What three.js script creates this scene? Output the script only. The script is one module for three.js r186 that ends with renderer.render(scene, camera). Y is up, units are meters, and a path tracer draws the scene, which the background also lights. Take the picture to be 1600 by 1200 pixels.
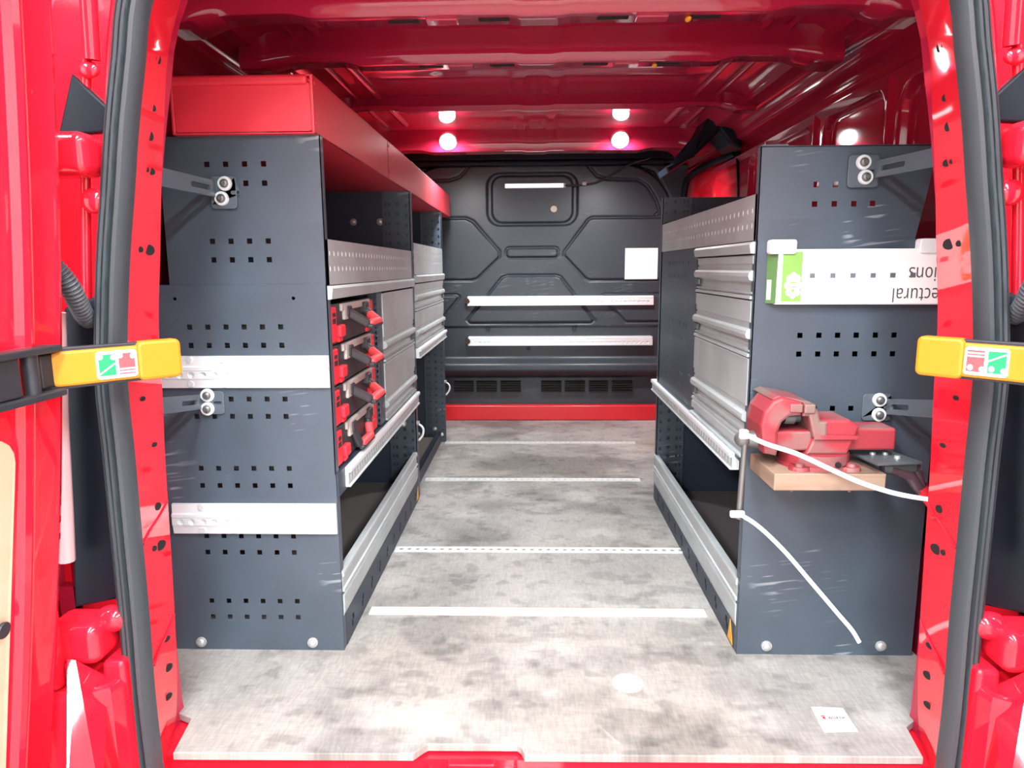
import * as THREE from 'three';
import { RoundedBoxGeometry } from 'three/addons/geometries/RoundedBoxGeometry.js';
import { mergeGeometries, mergeVertices, toCreasedNormals } from 'three/addons/utils/BufferGeometryUtils.js';
import { ConvexGeometry } from 'three/addons/geometries/ConvexGeometry.js';
import { RectAreaLightUniformsLib } from 'three/addons/lights/RectAreaLightUniformsLib.js';

// ------------------------------------------------------------------ camera, sky, lights, exposure
const scene = new THREE.Scene();
const camera = new THREE.PerspectiveCamera(57.57, 1600 / 1200, 0.05, 60);
camera.position.set(0, 0.9, 0);
{
  const r = new THREE.Vector3(0.99958832, -0.00628243, -0.0279952), u = new THREE.Vector3(0.00162261, 0.98654932, -0.16345582), b = new THREE.Vector3(0.02864554, 0.16334311, 0.98615337);
  camera.quaternion.setFromRotationMatrix(new THREE.Matrix4().makeBasis(r, u, b));
}
scene.add(camera);
scene.background = new THREE.Color(0.7, 0.75, 0.8);
RectAreaLightUniformsLib.init();
const renderer = new THREE.WebGLRenderer({ antialias: true });
renderer.toneMapping = THREE.LinearToneMapping;
renderer.toneMappingExposure = 1.6;
renderer.shadowMap.enabled = true;
const HALL_POWER = 44, SPOT_POWER = 3.2;
// workshop ceiling panels: [x, z, width along x, length along z]
const PANELS = [[-2.2, 0.9, 0.5, 2.2], [0, 0.9, 0.5, 2.2], [2.2, 0.9, 0.5, 2.2], [-2.2, 3.7, 0.5, 2.2], [0, 3.7, 0.5, 2.2], [2.2, 3.7, 0.5, 2.2], [-2.8, -2.6, 0.4, 3.0], [2.8, -2.6, 0.4, 3.0]];
const HALL_Y = 3.3;

// ------------------------------------------------------------------ helpers
let seed = 7;
const rnd = () => { seed = (seed * 1664525 + 1013904223) >>> 0; return seed / 4294967296; };
const hash = (x, y, s) => { let h = (x * 374761393 + y * 668265263 + s * 974634777) | 0; h = Math.imul(h ^ (h >>> 13), 1274126177); return ((h ^ (h >>> 16)) >>> 0) / 4294967296; };
function vnoise(x, y, s = 0) {
  const xi = Math.floor(x), yi = Math.floor(y), fx = x - xi, fy = y - yi;
  const sx = fx * fx * (3 - 2 * fx), sy = fy * fy * (3 - 2 * fy);
  const a = hash(xi, yi, s), b = hash(xi + 1, yi, s), c = hash(xi, yi + 1, s), d = hash(xi + 1, yi + 1, s);
  return a + (b - a) * sx + (c - a) * sy + (a - b - c + d) * sx * sy;
}
const fbm = (x, y, o = 4, s = 0) => { let v = 0, a = 0.5, t = 0; for (let i = 0; i < o; i++) { v += a * vnoise(x, y, s + i); t += a; a *= 0.5; x *= 2.03; y *= 2.03; } return v / t; };
const clamp = (v, a = 0, b = 1) => Math.min(b, Math.max(a, v));
const sstep = (a, b, v) => { const t = clamp((v - a) / (b - a)); return t * t * (3 - 2 * t); };
function tex(w, h, fn, srgb = true) {
  const d = new Uint8Array(w * h * 4);
  for (let j = 0; j < h; j++) for (let i = 0; i < w; i++) { const c = fn(i / w, j / h, i, j); const k = (j * w + i) * 4; d[k] = clamp(c[0], 0, 255); d[k + 1] = clamp(c[1], 0, 255); d[k + 2] = clamp(c[2], 0, 255); d[k + 3] = 255; }
  const t = new THREE.DataTexture(d, w, h, THREE.RGBAFormat); t.wrapS = t.wrapT = THREE.RepeatWrapping; t.magFilter = THREE.LinearFilter; t.minFilter = THREE.LinearMipmapLinearFilter; t.generateMipmaps = true;
  if (srgb) t.colorSpace = THREE.SRGBColorSpace; t.needsUpdate = true; return t;
}
function canvasTex(w, h, draw) {
  const c = document.createElement('canvas'); c.width = w; c.height = h; draw(c.getContext('2d'), w, h);
  const t = new THREE.CanvasTexture(c); t.colorSpace = THREE.SRGBColorSpace; return t;
}
const names = new Map();
function numbered(n) { const k = names.get(n) || 0; names.set(n, k + 1); return k ? `${n}_${String(k).padStart(3, '0')}` : n; }
const offs = new Map();
function prep(g) { // non-indexed, position+normal+uv in metres (dominant axis)
  if (g.index) g = g.toNonIndexed();
  const keepUV = g.userData.keepUV;
  for (const k of Object.keys(g.attributes)) if (!['position', 'normal', 'uv'].includes(k)) g.deleteAttribute(k);
  if (!g.attributes.normal) g.computeVertexNormals();
  if (!keepUV) {
    const p = g.attributes.position, n = p.count, uv = new Float32Array(n * 2);
    for (let i = 0; i < n; i += 3) {
      const ax = p.getX(i + 1) - p.getX(i), ay = p.getY(i + 1) - p.getY(i), az = p.getZ(i + 1) - p.getZ(i), bx_ = p.getX(i + 2) - p.getX(i), by = p.getY(i + 2) - p.getY(i), bz = p.getZ(i + 2) - p.getZ(i);
      const nx = Math.abs(ay * bz - az * by), ny = Math.abs(az * bx_ - ax * bz), nz = Math.abs(ax * by - ay * bx_);
      for (let k = i; k < i + 3; k++) {
        const x = p.getX(k), y = p.getY(k), z = p.getZ(k);
        if (nx >= ny && nx >= nz) { uv[k * 2] = -z; uv[k * 2 + 1] = y; } else if (ny >= nz) { uv[k * 2] = x; uv[k * 2 + 1] = -z; } else { uv[k * 2] = x; uv[k * 2 + 1] = y; }
      }
    }
    g.setAttribute('uv', new THREE.BufferAttribute(uv, 2));
  }
  return g;
}
function merge(list) { const a = (Array.isArray(list) ? list : [list]).map(prep); return a.length === 1 ? a[0] : mergeGeometries(a, false); }
function shadow(m) { m.castShadow = true; m.receiveShadow = true; return m; }
function tag(o, label, category, group, kind) { if (label) o.userData.label = label; if (category) o.userData.category = category; if (group) o.userData.group = group; if (kind) o.userData.kind = kind; return o; }
// a thing: Group at its base; geometry of its parts is given in world coordinates
function thing(name, pos, label, category, group) {
  const o = new THREE.Group(); o.name = numbered(name); o.position.set(...pos); offs.set(o, new THREE.Vector3(...pos)); scene.add(o); return tag(o, label, category, group);
}
function part(name, geos, mat, parent, label) {
  const g = merge(geos), off = offs.get(parent) || new THREE.Vector3();
  g.translate(-off.x, -off.y, -off.z);
  const m = shadow(new THREE.Mesh(g, mat)); m.name = name; parent.add(m); offs.set(m, off); if (label) m.userData.label = label; return m;
}
function single(name, geos, mat, label, category, group) { // a thing of one mesh, origin at its base centre
  const g = merge(geos); g.computeBoundingBox(); const b = g.boundingBox, p = [(b.min.x + b.max.x) / 2, b.min.y, (b.min.z + b.max.z) / 2];
  g.translate(-p[0], -p[1], -p[2]); const m = shadow(new THREE.Mesh(g, mat)); m.name = numbered(name); m.position.set(...p); offs.set(m, new THREE.Vector3(...p)); scene.add(m); return tag(m, label, category, group);
}
function struct(name, geos, mat, label) { const m = shadow(new THREE.Mesh(merge(geos), mat)); m.name = name; m.userData.kind = 'structure'; if (label) m.userData.label = label; scene.add(m); return m; }
// geometry makers
function bx(x0, x1, y0, y1, z0, z1, r = 0) {
  const w = Math.abs(x1 - x0), h = Math.abs(y1 - y0), d = Math.abs(z1 - z0), rr = Math.min(r, Math.min(w, h, d) * 0.45);
  const g = rr > 0 ? new RoundedBoxGeometry(w, h, d, 2, rr) : new THREE.BoxGeometry(w, h, d);
  return g.translate((x0 + x1) / 2, (y0 + y1) / 2, (z0 + z1) / 2);
}
const V = (x, y, z) => new THREE.Vector3(x, y, z);
function cyl(a, b, r, r2 = r, n = 16) {
  const A = V(...a), B = V(...b), d = B.clone().sub(A), g = new THREE.CylinderGeometry(r2, r, d.length(), n);
  return g.applyQuaternion(new THREE.Quaternion().setFromUnitVectors(V(0, 1, 0), d.normalize())).translate((A.x + B.x) / 2, (A.y + B.y) / 2, (A.z + B.z) / 2);
}
function tube(pts, r, n = 40, k = 8, closed = false) { return new THREE.TubeGeometry(new THREE.CatmullRomCurve3(pts.map((p) => V(...p)), closed, 'centripetal'), n, r, k, closed); }
function ball(c, r, sx = 1, sy = 1, sz = 1) { return new THREE.SphereGeometry(r, 18, 12).scale(sx, sy, sz).translate(...c); }
function shapeOf(pts) { const s = new THREE.Shape(); pts.forEach((p, i) => (i ? s.lineTo(p[0], p[1]) : s.moveTo(p[0], p[1]))); s.closePath(); return s; }
// polygon in x-y, extruded from z0 to z1 (z1 > z0)
function ex(pts, z0, z1, bevel = 0, holes = []) {
  const s = shapeOf(pts); for (const h of holes) s.holes.push(new THREE.Path(h.map((p) => new THREE.Vector2(p[0], p[1]))));
  const g = new THREE.ExtrudeGeometry(s, { depth: z1 - z0 - 2 * bevel, bevelEnabled: bevel > 0, bevelSize: bevel, bevelThickness: bevel, bevelOffset: -bevel, bevelSegments: 2, curveSegments: 10 });
  return g.translate(0, 0, z0 + bevel);
}
// polygon given as [depth = -z, y], extruded along x from x0 to x1
function exZ(pts, x0, x1, bevel = 0, holes = []) { const g = ex(pts, 0, x1 - x0, bevel, holes); return g.rotateY(Math.PI / 2).translate(x0, 0, 0); }
// polygon given as [x, depth = -z], extruded along y
function exY(pts, y0, y1, bevel = 0, holes = []) { const g = ex(pts, 0, y1 - y0, bevel, holes); return g.rotateX(-Math.PI / 2).translate(0, y0, 0); }
const rect = (x0, y0, x1, y1) => [[x0, y0], [x1, y0], [x1, y1], [x0, y1]];
const sq = (x, y, w, h = w) => rect(x - w / 2, y - h / 2, x + w / 2, y + h / 2);
function rrect(x0, y0, x1, y1, r, n = 4) {
  const o = []; for (const [cx, cy, a] of [[x1 - r, y0 + r, -90], [x1 - r, y1 - r, 0], [x0 + r, y1 - r, 90], [x0 + r, y0 + r, 180]]) for (let i = 0; i <= n; i++) { const t = ((a + (90 * i) / n) * Math.PI) / 180; o.push([cx + r * Math.cos(t), cy + r * Math.sin(t)]); } return o;
}
const circ = (x, y, r, n = 12, ry = r) => Array.from({ length: n }, (_, i) => [x + r * Math.cos((i / n) * 2 * Math.PI), y + ry * Math.sin((i / n) * 2 * Math.PI)]);
const FACET = () => new ConvexGeometry([[-0.7803, 0.2576, -1.06], [-0.768, 0.254, -1.063], [-0.669, 0.079, -0.946], [-0.714, 0.091, -0.931], [-0.669, -0.3, -0.948], [-0.72, -0.3, -0.935], [-0.78, 0.2, -1.1], [-0.74, 0.2, -1.1], [-0.7, -0.3, -1.1], [-0.8, -0.3, -1.05]].map((p) => new THREE.Vector3(...p)));
const X0 = 0.018; // mid plane of the van
const mxs = (s, x) => (s < 0 ? x : 2 * X0 - x); // left-hand x, mirrored for the right-hand side
function mirrorG(g) {
  g = g.index ? g.toNonIndexed() : g.clone(); const keep = g.userData.keepUV; g.applyMatrix4(new THREE.Matrix4().makeScale(-1, 1, 1)); g.translate(2 * X0, 0, 0);
  for (const at of Object.values(g.attributes)) { const s = at.itemSize, a = at.array; for (let i = 0; i < at.count; i += 3) for (let k = 0; k < s; k++) { const t = a[(i + 1) * s + k]; a[(i + 1) * s + k] = a[(i + 2) * s + k]; a[(i + 2) * s + k] = t; } }
  g.userData.keepUV = keep; return g;
}
const side = (s, list) => (s < 0 ? list : list.map(mirrorG));
// grid surface: f(u, v) -> [x, y, z]
function grid(nu, nv, f, crease = 0) {
  const p = [], idx = []; for (let j = 0; j <= nv; j++) for (let i = 0; i <= nu; i++) p.push(...f(i / nu, j / nv));
  for (let j = 0; j < nv; j++) for (let i = 0; i < nu; i++) { const a = j * (nu + 1) + i, b = a + 1, c = a + nu + 1, d = c + 1; idx.push(a, b, d, a, d, c); }
  const g = new THREE.BufferGeometry(); g.setAttribute('position', new THREE.Float32BufferAttribute(p, 3)); g.setIndex(idx); g.computeVertexNormals();
  return crease ? toCreasedNormals(g, crease) : g;
}
// signed distance to a polygon (negative inside)
function sdPoly(pts, x, y) {
  let d = 1e9, s = 1;
  for (let i = 0, j = pts.length - 1; i < pts.length; j = i++) {
    const ex_ = pts[j][0] - pts[i][0], ey = pts[j][1] - pts[i][1], wx = x - pts[i][0], wy = y - pts[i][1], t = clamp((wx * ex_ + wy * ey) / (ex_ * ex_ + ey * ey));
    const bx_ = wx - ex_ * t, by = wy - ey * t; d = Math.min(d, bx_ * bx_ + by * by);
    const c1 = y >= pts[i][1], c2 = y < pts[j][1], c3 = ex_ * wy > ey * wx; if ((c1 && c2 && c3) || (!c1 && !c2 && !c3)) s = -s;
  }
  return s * Math.sqrt(d);
}

// ------------------------------------------------------------------ materials
const std = (o) => new THREE.MeshStandardMaterial({ side: THREE.DoubleSide, ...o });
const phys = (o) => new THREE.MeshPhysicalMaterial({ side: THREE.DoubleSide, ...o });
const srgb = (r, g, b) => new THREE.Color().setRGB(r / 255, g / 255, b / 255, THREE.SRGBColorSpace);
const scratchTex = (base, amp, s) => tex(1024, 1024, (u, v) => {
  const n = fbm(u * 9, v * 9, 4, s) - 0.5; let k = 1 + n * 0.16; const sc = fbm(u * 7 + 3, v * 5, 3, s + 9), th = vnoise((u + v * 0.25) * 22, (v - u * 0.12) * 240, s + 5);
  let w = sstep(0.62, 0.78, sc) * sstep(0.72, 0.9, th) * amp; w += sstep(0.985, 0.999, vnoise(u * 300, v * 300, s + 3)) * amp * 0.7;
  return base.map((c) => c * k * (1 - w) + 205 * w);
});
const M = {
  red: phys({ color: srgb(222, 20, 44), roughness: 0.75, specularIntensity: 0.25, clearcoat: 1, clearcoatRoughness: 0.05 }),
  redShade: phys({ color: srgb(174, 26, 62), roughness: 0.75, specularIntensity: 0.25, clearcoat: 1, clearcoatRoughness: 0.06 }),  // body red made darker and purpler, roof reflections put into the colour
  redTray: phys({ color: srgb(214, 42, 60), roughness: 0.5, clearcoat: 0.5, clearcoatRoughness: 0.3 }),
  redPlastic: std({ color: srgb(226, 40, 56), roughness: 0.5 }),
  redSill: phys({ color: srgb(210, 14, 34), roughness: 0.4, clearcoat: 0.6, clearcoatRoughness: 0.2 }),
  rubber: std({ color: srgb(56, 63, 68), roughness: 0.5 }),
  slate: std({ map: scratchTex([69, 80, 91], 0.45, 11), roughness: 0.42, metalness: 0.1 }),
  bracket: std({ color: srgb(84, 94, 103), roughness: 0.42, metalness: 0.15 }),
  slateShade: std({ color: srgb(44, 55, 70), roughness: 0.5, metalness: 0.1 }),  // same slate, darker and bluer, with rack interior shade painted in
  alu: std({ map: scratchTex([176, 186, 187], 0.22, 31), roughness: 0.42, metalness: 0.25 }),
  aluBright: std({ color: srgb(236, 244, 246), roughness: 0.38, metalness: 0.35 }),
  aluRail: std({ color: srgb(224, 230, 230), roughness: 0.4, metalness: 0.4 }),
  chrome: std({ color: srgb(188, 192, 192), roughness: 0.3, metalness: 0.45 }),
  steel: std({ color: srgb(120, 122, 122), roughness: 0.45, metalness: 0.7 }),
  steelDark: std({ color: srgb(92, 100, 103), roughness: 0.38, metalness: 0.3 }),
  black: std({ color: srgb(34, 38, 44), roughness: 0.5 }),
  blackTrim: phys({ color: srgb(12, 20, 30), roughness: 0.42, specularIntensity: 0.4 }),
  bulk: std({ map: scratchTex([50, 58, 66], 0.22, 51), roughness: 0.36 }),
  hole: std({ color: srgb(12, 8, 10), roughness: 0.9 }),
  yellow: std({ color: srgb(184, 122, 20), roughness: 0.5 }),
  white: std({ color: srgb(234, 240, 242), roughness: 0.55 }),
  conduit: std({ color: srgb(66, 70, 76), roughness: 0.55 }),
  caseBlack: std({ color: srgb(48, 46, 50), roughness: 0.5 }),
  caseGrey: std({ color: srgb(176, 170, 166), roughness: 0.45 }),
  hall: std({ color: srgb(226, 226, 222), roughness: 0.9 }),
  hallFloor: std({ color: srgb(150, 150, 146), roughness: 0.7 }),
  orange: std({ color: srgb(240, 165, 30), roughness: 0.5 }),
  viseRed: std({ roughness: 0.55, map: tex(512, 512, (u, v) => { const n = fbm(u * 14, v * 14, 5, 77), w = sstep(0.42, 0.7, n) * 0.8; return [146 * (1 - w) + 126 * w, 44 * (1 - w) + 98 * w, 54 * (1 - w) + 95 * w]; }) }),
  viseWorn: std({ roughness: 0.5, metalness: 0.2, map: tex(256, 256, (u, v) => { const n = fbm(u * 12, v * 12, 4, 87), w = sstep(0.35, 0.65, n); return [148 * (1 - w) + 124 * w, 74 * (1 - w) + 106 * w, 80 * (1 - w) + 100 * w]; }) }),
  wood: std({ roughness: 0.7, map: tex(512, 512, (u, v) => { const g = fbm(u * 6, v * 60, 4, 91), d = sstep(0.55, 0.75, fbm(u * 8, v * 8, 4, 95)) * 0.5; return [170 - g * 40 - d * 62, 148 - g * 40 - d * 58, 130 - g * 40 - d * 50]; }) }),
  woodTop: std({ roughness: 0.7, map: tex(512, 512, (u, v) => { const g = fbm(u * 6, v * 50, 4, 41), d = sstep(0.4, 0.7, fbm(u * 9, v * 9, 4, 45)); return [196 - g * 50 - d * 50, 150 - g * 40 - d * 40, 132 - g * 40 - d * 36]; }) }),
  lining: std({ roughness: 0.6, map: tex(256, 256, (u, v) => { const g = fbm(u * 3, v * 30, 4, 101); return [204 - g * 10, 186 - g * 14, 160 - g * 18]; }) }),
};
const floorTex = tex(1024, 2048, (u, v) => { // u across the van, v along it (0 at the tailgate)
  const x = u * 2, z = v * 3.2;
  let c = 0.88 + (fbm(x * 3, z * 3, 5, 3) - 0.5) * 0.34;
  const st = sstep(0.52, 0.75, fbm(x * 2.3 + 7, z * 3.4 + 2, 5, 13)) * 0.2; c -= st;
  c -= sstep(0.6, 0.8, fbm(x * 9, z * 11, 4, 23)) * 0.1;
  c += sstep(0.62, 0.78, fbm(x * 4 + 9, z * 5, 4, 33)) * 0.1;
  c += (vnoise(x * 420, z * 60, 43) - 0.5) * 0.1 + (vnoise(x * 60, z * 300, 47) - 0.5) * 0.06; c -= sstep(0.55, 0.8, fbm(x * 22, z * 26, 3, 83)) * 0.12; c -= sstep(0.66, 0.72, fbm(x * 3 + z * 1.5, z * 7, 4, 71)) * 0.1;
  const sc = sstep(0.965, 0.99, vnoise((x + z * 0.6) * 120, (z - x * 0.4) * 6, 53)) * sstep(0.45, 0.65, fbm(x * 5, z * 5, 3, 57)); c += sc * 0.14;
  const warm = (fbm(x * 2.5, z * 2.5, 3, 63) - 0.45) * 0.05;
  c *= 0.92; return [186 * c * (1 + warm), 187 * c, 182 * c * (1 - warm)];
});
const floorMat = std({ map: floorTex, roughness: 0.55, bumpMap: tex(256, 256, (u, v, i, j) => { const k = (i % 8 < 4 ? 150 : 110) + 30 * vnoise(u * 60, v * 60, 2); return [k, k, k]; }, false), bumpScale: 0.0003 });

// ------------------------------------------------------------------ the workshop around the van
struct('workshop_floor', bx(-4.2, 4.2, -0.75, -0.62, -6.2, 6.2), M.hallFloor);
struct('workshop_ceiling', bx(-4.2, 4.2, HALL_Y + 0.1, HALL_Y + 0.25, -6.2, 6.2), M.hall);
struct('wall_back', bx(-4.2, 4.2, -0.65, HALL_Y + 0.15, 6, 6.2), M.hall);
struct('wall_far', bx(-4.2, 4.2, -0.65, HALL_Y + 0.15, -6.2, -6), M.hall);
struct('wall_workshop_left', bx(-4.2, -4, -0.65, HALL_Y + 0.15, -6.2, 6.2), M.hall);
struct('wall_workshop_right', bx(4, 4.2, -0.65, HALL_Y + 0.15, -6.2, 6.2), M.hall);
{
  const glow = std({ color: 0xffffff, emissive: 0xffffff, emissiveIntensity: 4 });
  PANELS.forEach(([x, z, w, l], i) => {
    const t = thing('ceiling_light', [x, HALL_Y, z], 'long flat white ceiling lamp panel of the workshop, behind the camera and beside the van', 'light', 'workshop ceiling lamps');
    part('frame', [bx(x - w / 2 - 0.03, x + w / 2 + 0.03, HALL_Y + 0.02, HALL_Y + 0.1, z - l / 2 - 0.03, z + l / 2 + 0.03, 0.008)], M.white, t);
    part('diffuser', [bx(x - w / 2, x + w / 2, HALL_Y, HALL_Y + 0.03, z - l / 2, z + l / 2)], glow, t);
    const L = new THREE.RectAreaLight(0xf8fbff, HALL_POWER, w, l); L.position.set(x, HALL_Y - 0.01, z); L.rotation.x = -Math.PI / 2; L.name = 'ceiling_light_source'; scene.add(L);
  });
}

// ------------------------------------------------------------------ van floor
{
  const d = [[-0.68, 1.172], [-0.225, 1.178], [-0.207, 1.2], [-0.2, 1.206], [-0.03, 1.208], [-0.022, 1.2], [-0.015, 1.18], [0.725, 1.188], [0.74, 1.275], [0.772, 1.3], [0.9, 1.31], [0.9, 4.12], [-0.865, 4.12], [-0.865, 1.3], [-0.74, 1.295], [-0.695, 1.275]];
  const g = exY(d, -0.016, 0, 0.002);
  const p0 = prep(g), uv = p0.attributes.uv, pos = p0.attributes.position;
  for (let i = 0; i < pos.count; i++) uv.setXY(i, (pos.getX(i) + 1) / 2, (-pos.getZ(i) - 1.1) / 3.2);
  p0.userData.keepUV = true;
  const fl = struct('floor', p0, floorMat, 'worn grey plywood load floor of the van');
  part('floor_cap', [exY(circ(0.209, 1.41, 0.034, 32), 0, 0.004, 0.0015)], std({ color: srgb(250, 244, 232), roughness: 0.5 }), fl, 'round cream white plug near the tailgate edge');
  struct('trim_1', [bx(-0.9, 0.936, -0.25, -0.02, -4.2, -1.19), bx(-0.7, 0.74, -0.25, -0.045, -1.2, -1.14, 0.01), bx(-0.7, 0.74, -0.5, -0.16, -1.2, -1.11, 0.01), bx(-0.2, -0.03, -0.05, -0.03, -1.2, -1.13, 0.006), bx(-0.16, -0.07, -0.04, -0.015, -1.19, -1.17, 0.004)], M.red, 'red painted rear sill with latch recess');
}
// recessed floor rails
[[-3.551, -0.455, 0.535, 'nearest the black bulkhead'], [-2.903, -0.462, 0.462, 'second from the bulkhead'], [-2.142, -0.445, 0.5, 'third from the bulkhead'], [-1.729, -0.432, 0.455, 'nearest the tailgate']].forEach(([z, a, b, where], i) => {
  const holes = [], hw = 0.019; for (let x = a + 0.02; x < b - 0.012; x += 0.0265) holes.push(circ(x, -z, 0.0075, 10));
  const t = thing('floor_rail', [(a + b) / 2, 0, z], `bright aluminium lashing rail let into the floor, ${where}`, 'rail', 'floor rails');
  part('rail', [exY(rect(a, -z - hw, b, -z + hw), 0.0, 0.0035, 0, holes)], M.aluRail, t);
  part('rail_channel', [bx(a, b, 0.0, 0.001, z - 0.01, z + 0.01)], i === 2 ? M.steel : std({ color: srgb(196, 192, 184), roughness: 0.6 }), t);
});
{ // sticker on the floor
  const t = canvasTex(256, 256, (c, w, h) => { c.fillStyle = '#dfe0de'; c.fillRect(0, 0, w, h); c.fillStyle = '#8a1a24'; c.fillRect(48, 92, 30, 10); c.fillRect(52, 106, 22, 16); c.fillRect(48, 124, 30, 6); c.fillStyle = '#101014'; c.font = 'bold 36px sans-serif'; c.fillText('WÜRTH', 92, 126); });
  const s = new THREE.Shape([[0.576, 1.335], [0.64, 1.332], [0.637, 1.258], [0.57, 1.255]].map((p) => new THREE.Vector2(...p)));
  const g = new THREE.ExtrudeGeometry(s, { depth: 0.0008, bevelEnabled: false }).rotateX(-Math.PI / 2).toNonIndexed();
  const p = g.attributes.position, uv = g.attributes.uv; for (let i = 0; i < p.count; i++) uv.setXY(i, (p.getX(i) - 0.571) / 0.069, (-p.getZ(i) - 1.255) / 0.08);
  g.userData.keepUV = true;
  single('floor_sticker', g, std({ map: t, roughness: 0.5 }), 'white square sticker with red emblem and dark lettering on the right rear floor', 'sticker');
}

// ------------------------------------------------------------------ van shell: side walls, roof, bulkhead
const WL = -0.884, WR = 0.92;
function wallPanel(s) { // inner side skin with embossed windows, z from -1.24 to -3.2
  const wins = [rrect(1.34, 0.5, 1.86, 1.345, 0.06), rrect(1.95, 0.5, 2.33, 1.36, 0.06), rrect(2.44, 0.5, 2.82, 1.36, 0.06), rrect(2.9, 0.5, 3.1, 1.36, 0.05)];
  return grid(300, 150, (u, v) => {
    const z = 1.24 + u * 2.0, y = 0.25 + v * 1.13; let h = 0;
    for (const w of wins) { const d = sdPoly(w, z, y); h += 0.022 * (1 - sstep(-0.012, 0.006, d)); }
    for (const zr of [1.905, 2.385, 2.86]) h -= 0.014 * Math.exp(-Math.pow((z - zr) / 0.014, 2));
    return [WR + h, y, -z];
  });
}
function cantRail() { // roof edge: recessed tube, shoulder and curve up to the roof skin
  const prof = [[0.92, 1.36], [0.912, 1.372], [0.905, 1.38], [0.925, 1.388], [0.945, 1.405], [0.945, 1.425], [0.925, 1.442], [0.9, 1.448], [0.89, 1.456], [0.888, 1.47], [0.872, 1.49], [0.84, 1.5], [0.8, 1.503], [0.79, 1.52], [0.76, 1.54], [0.7, 1.548]];
  return grid(20, prof.length - 1, (u, v) => { const k = prof[Math.round(v * (prof.length - 1))]; return [k[0], k[1], -1.22 - u * 3]; }, 0.7);
}
for (const s of [-1, 1]) {
  const outer = side(s, [mirrorG(bx(WR + 0.06, WR + 0.1, -0.3, 1.62, -4.4, -1.2))]);
  const low = [mirrorG(bx(WR, WR + 0.03, -0.05, 0.3, -4.2, -1.24))];
  const w = struct(s < 0 ? 'wall_left' : 'wall_right', [...side(s, [mirrorG(wallPanel()), ...low]), ...outer], M.redShade, s < 0 ? 'glossy red inner side wall behind the left racks' : 'glossy red inner side wall with pressed panels above the right rack');
  const c = part('cant_rail', side(s, [mirrorG(cantRail())]), M.redShade, w);
  // sliding-door bay in front
  part('door_panel', side(s, [mirrorG(grid(60, 60, (u, v) => { const z = 3.22 + u * 0.92, y = 0.1 + v * 1.34, d1 = sdPoly(rrect(3.3, 0.3, 3.62, 1.32, 0.05), z, y), d2 = sdPoly(rrect(3.68, 0.3, 3.98, 1.3, 0.05), z, y); return [0.94 - u * 0.06 + 0.02 * (2 - sstep(-0.01, 0.008, d1) - sstep(-0.01, 0.008, d2)), y, -z]; }))]), M.red, w, 'bright red side door panel');
  part('door_seal', side(s, [mirrorG(tube([[0.85, 0.3, -4.07], [0.85, 1.2, -4.07], [0.855, 1.36, -4.02], [0.87, 1.4, -3.85], [0.92, 1.405, -3.3]], 0.018, 50, 10)), mirrorG(tube([[0.918, 1.4, -3.26], [0.925, 1.2, -3.23], [0.928, 0.4, -3.22]], 0.012, 20, 8))]), M.blackTrim, w, 'black rubber seal around the side door');
}
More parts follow.
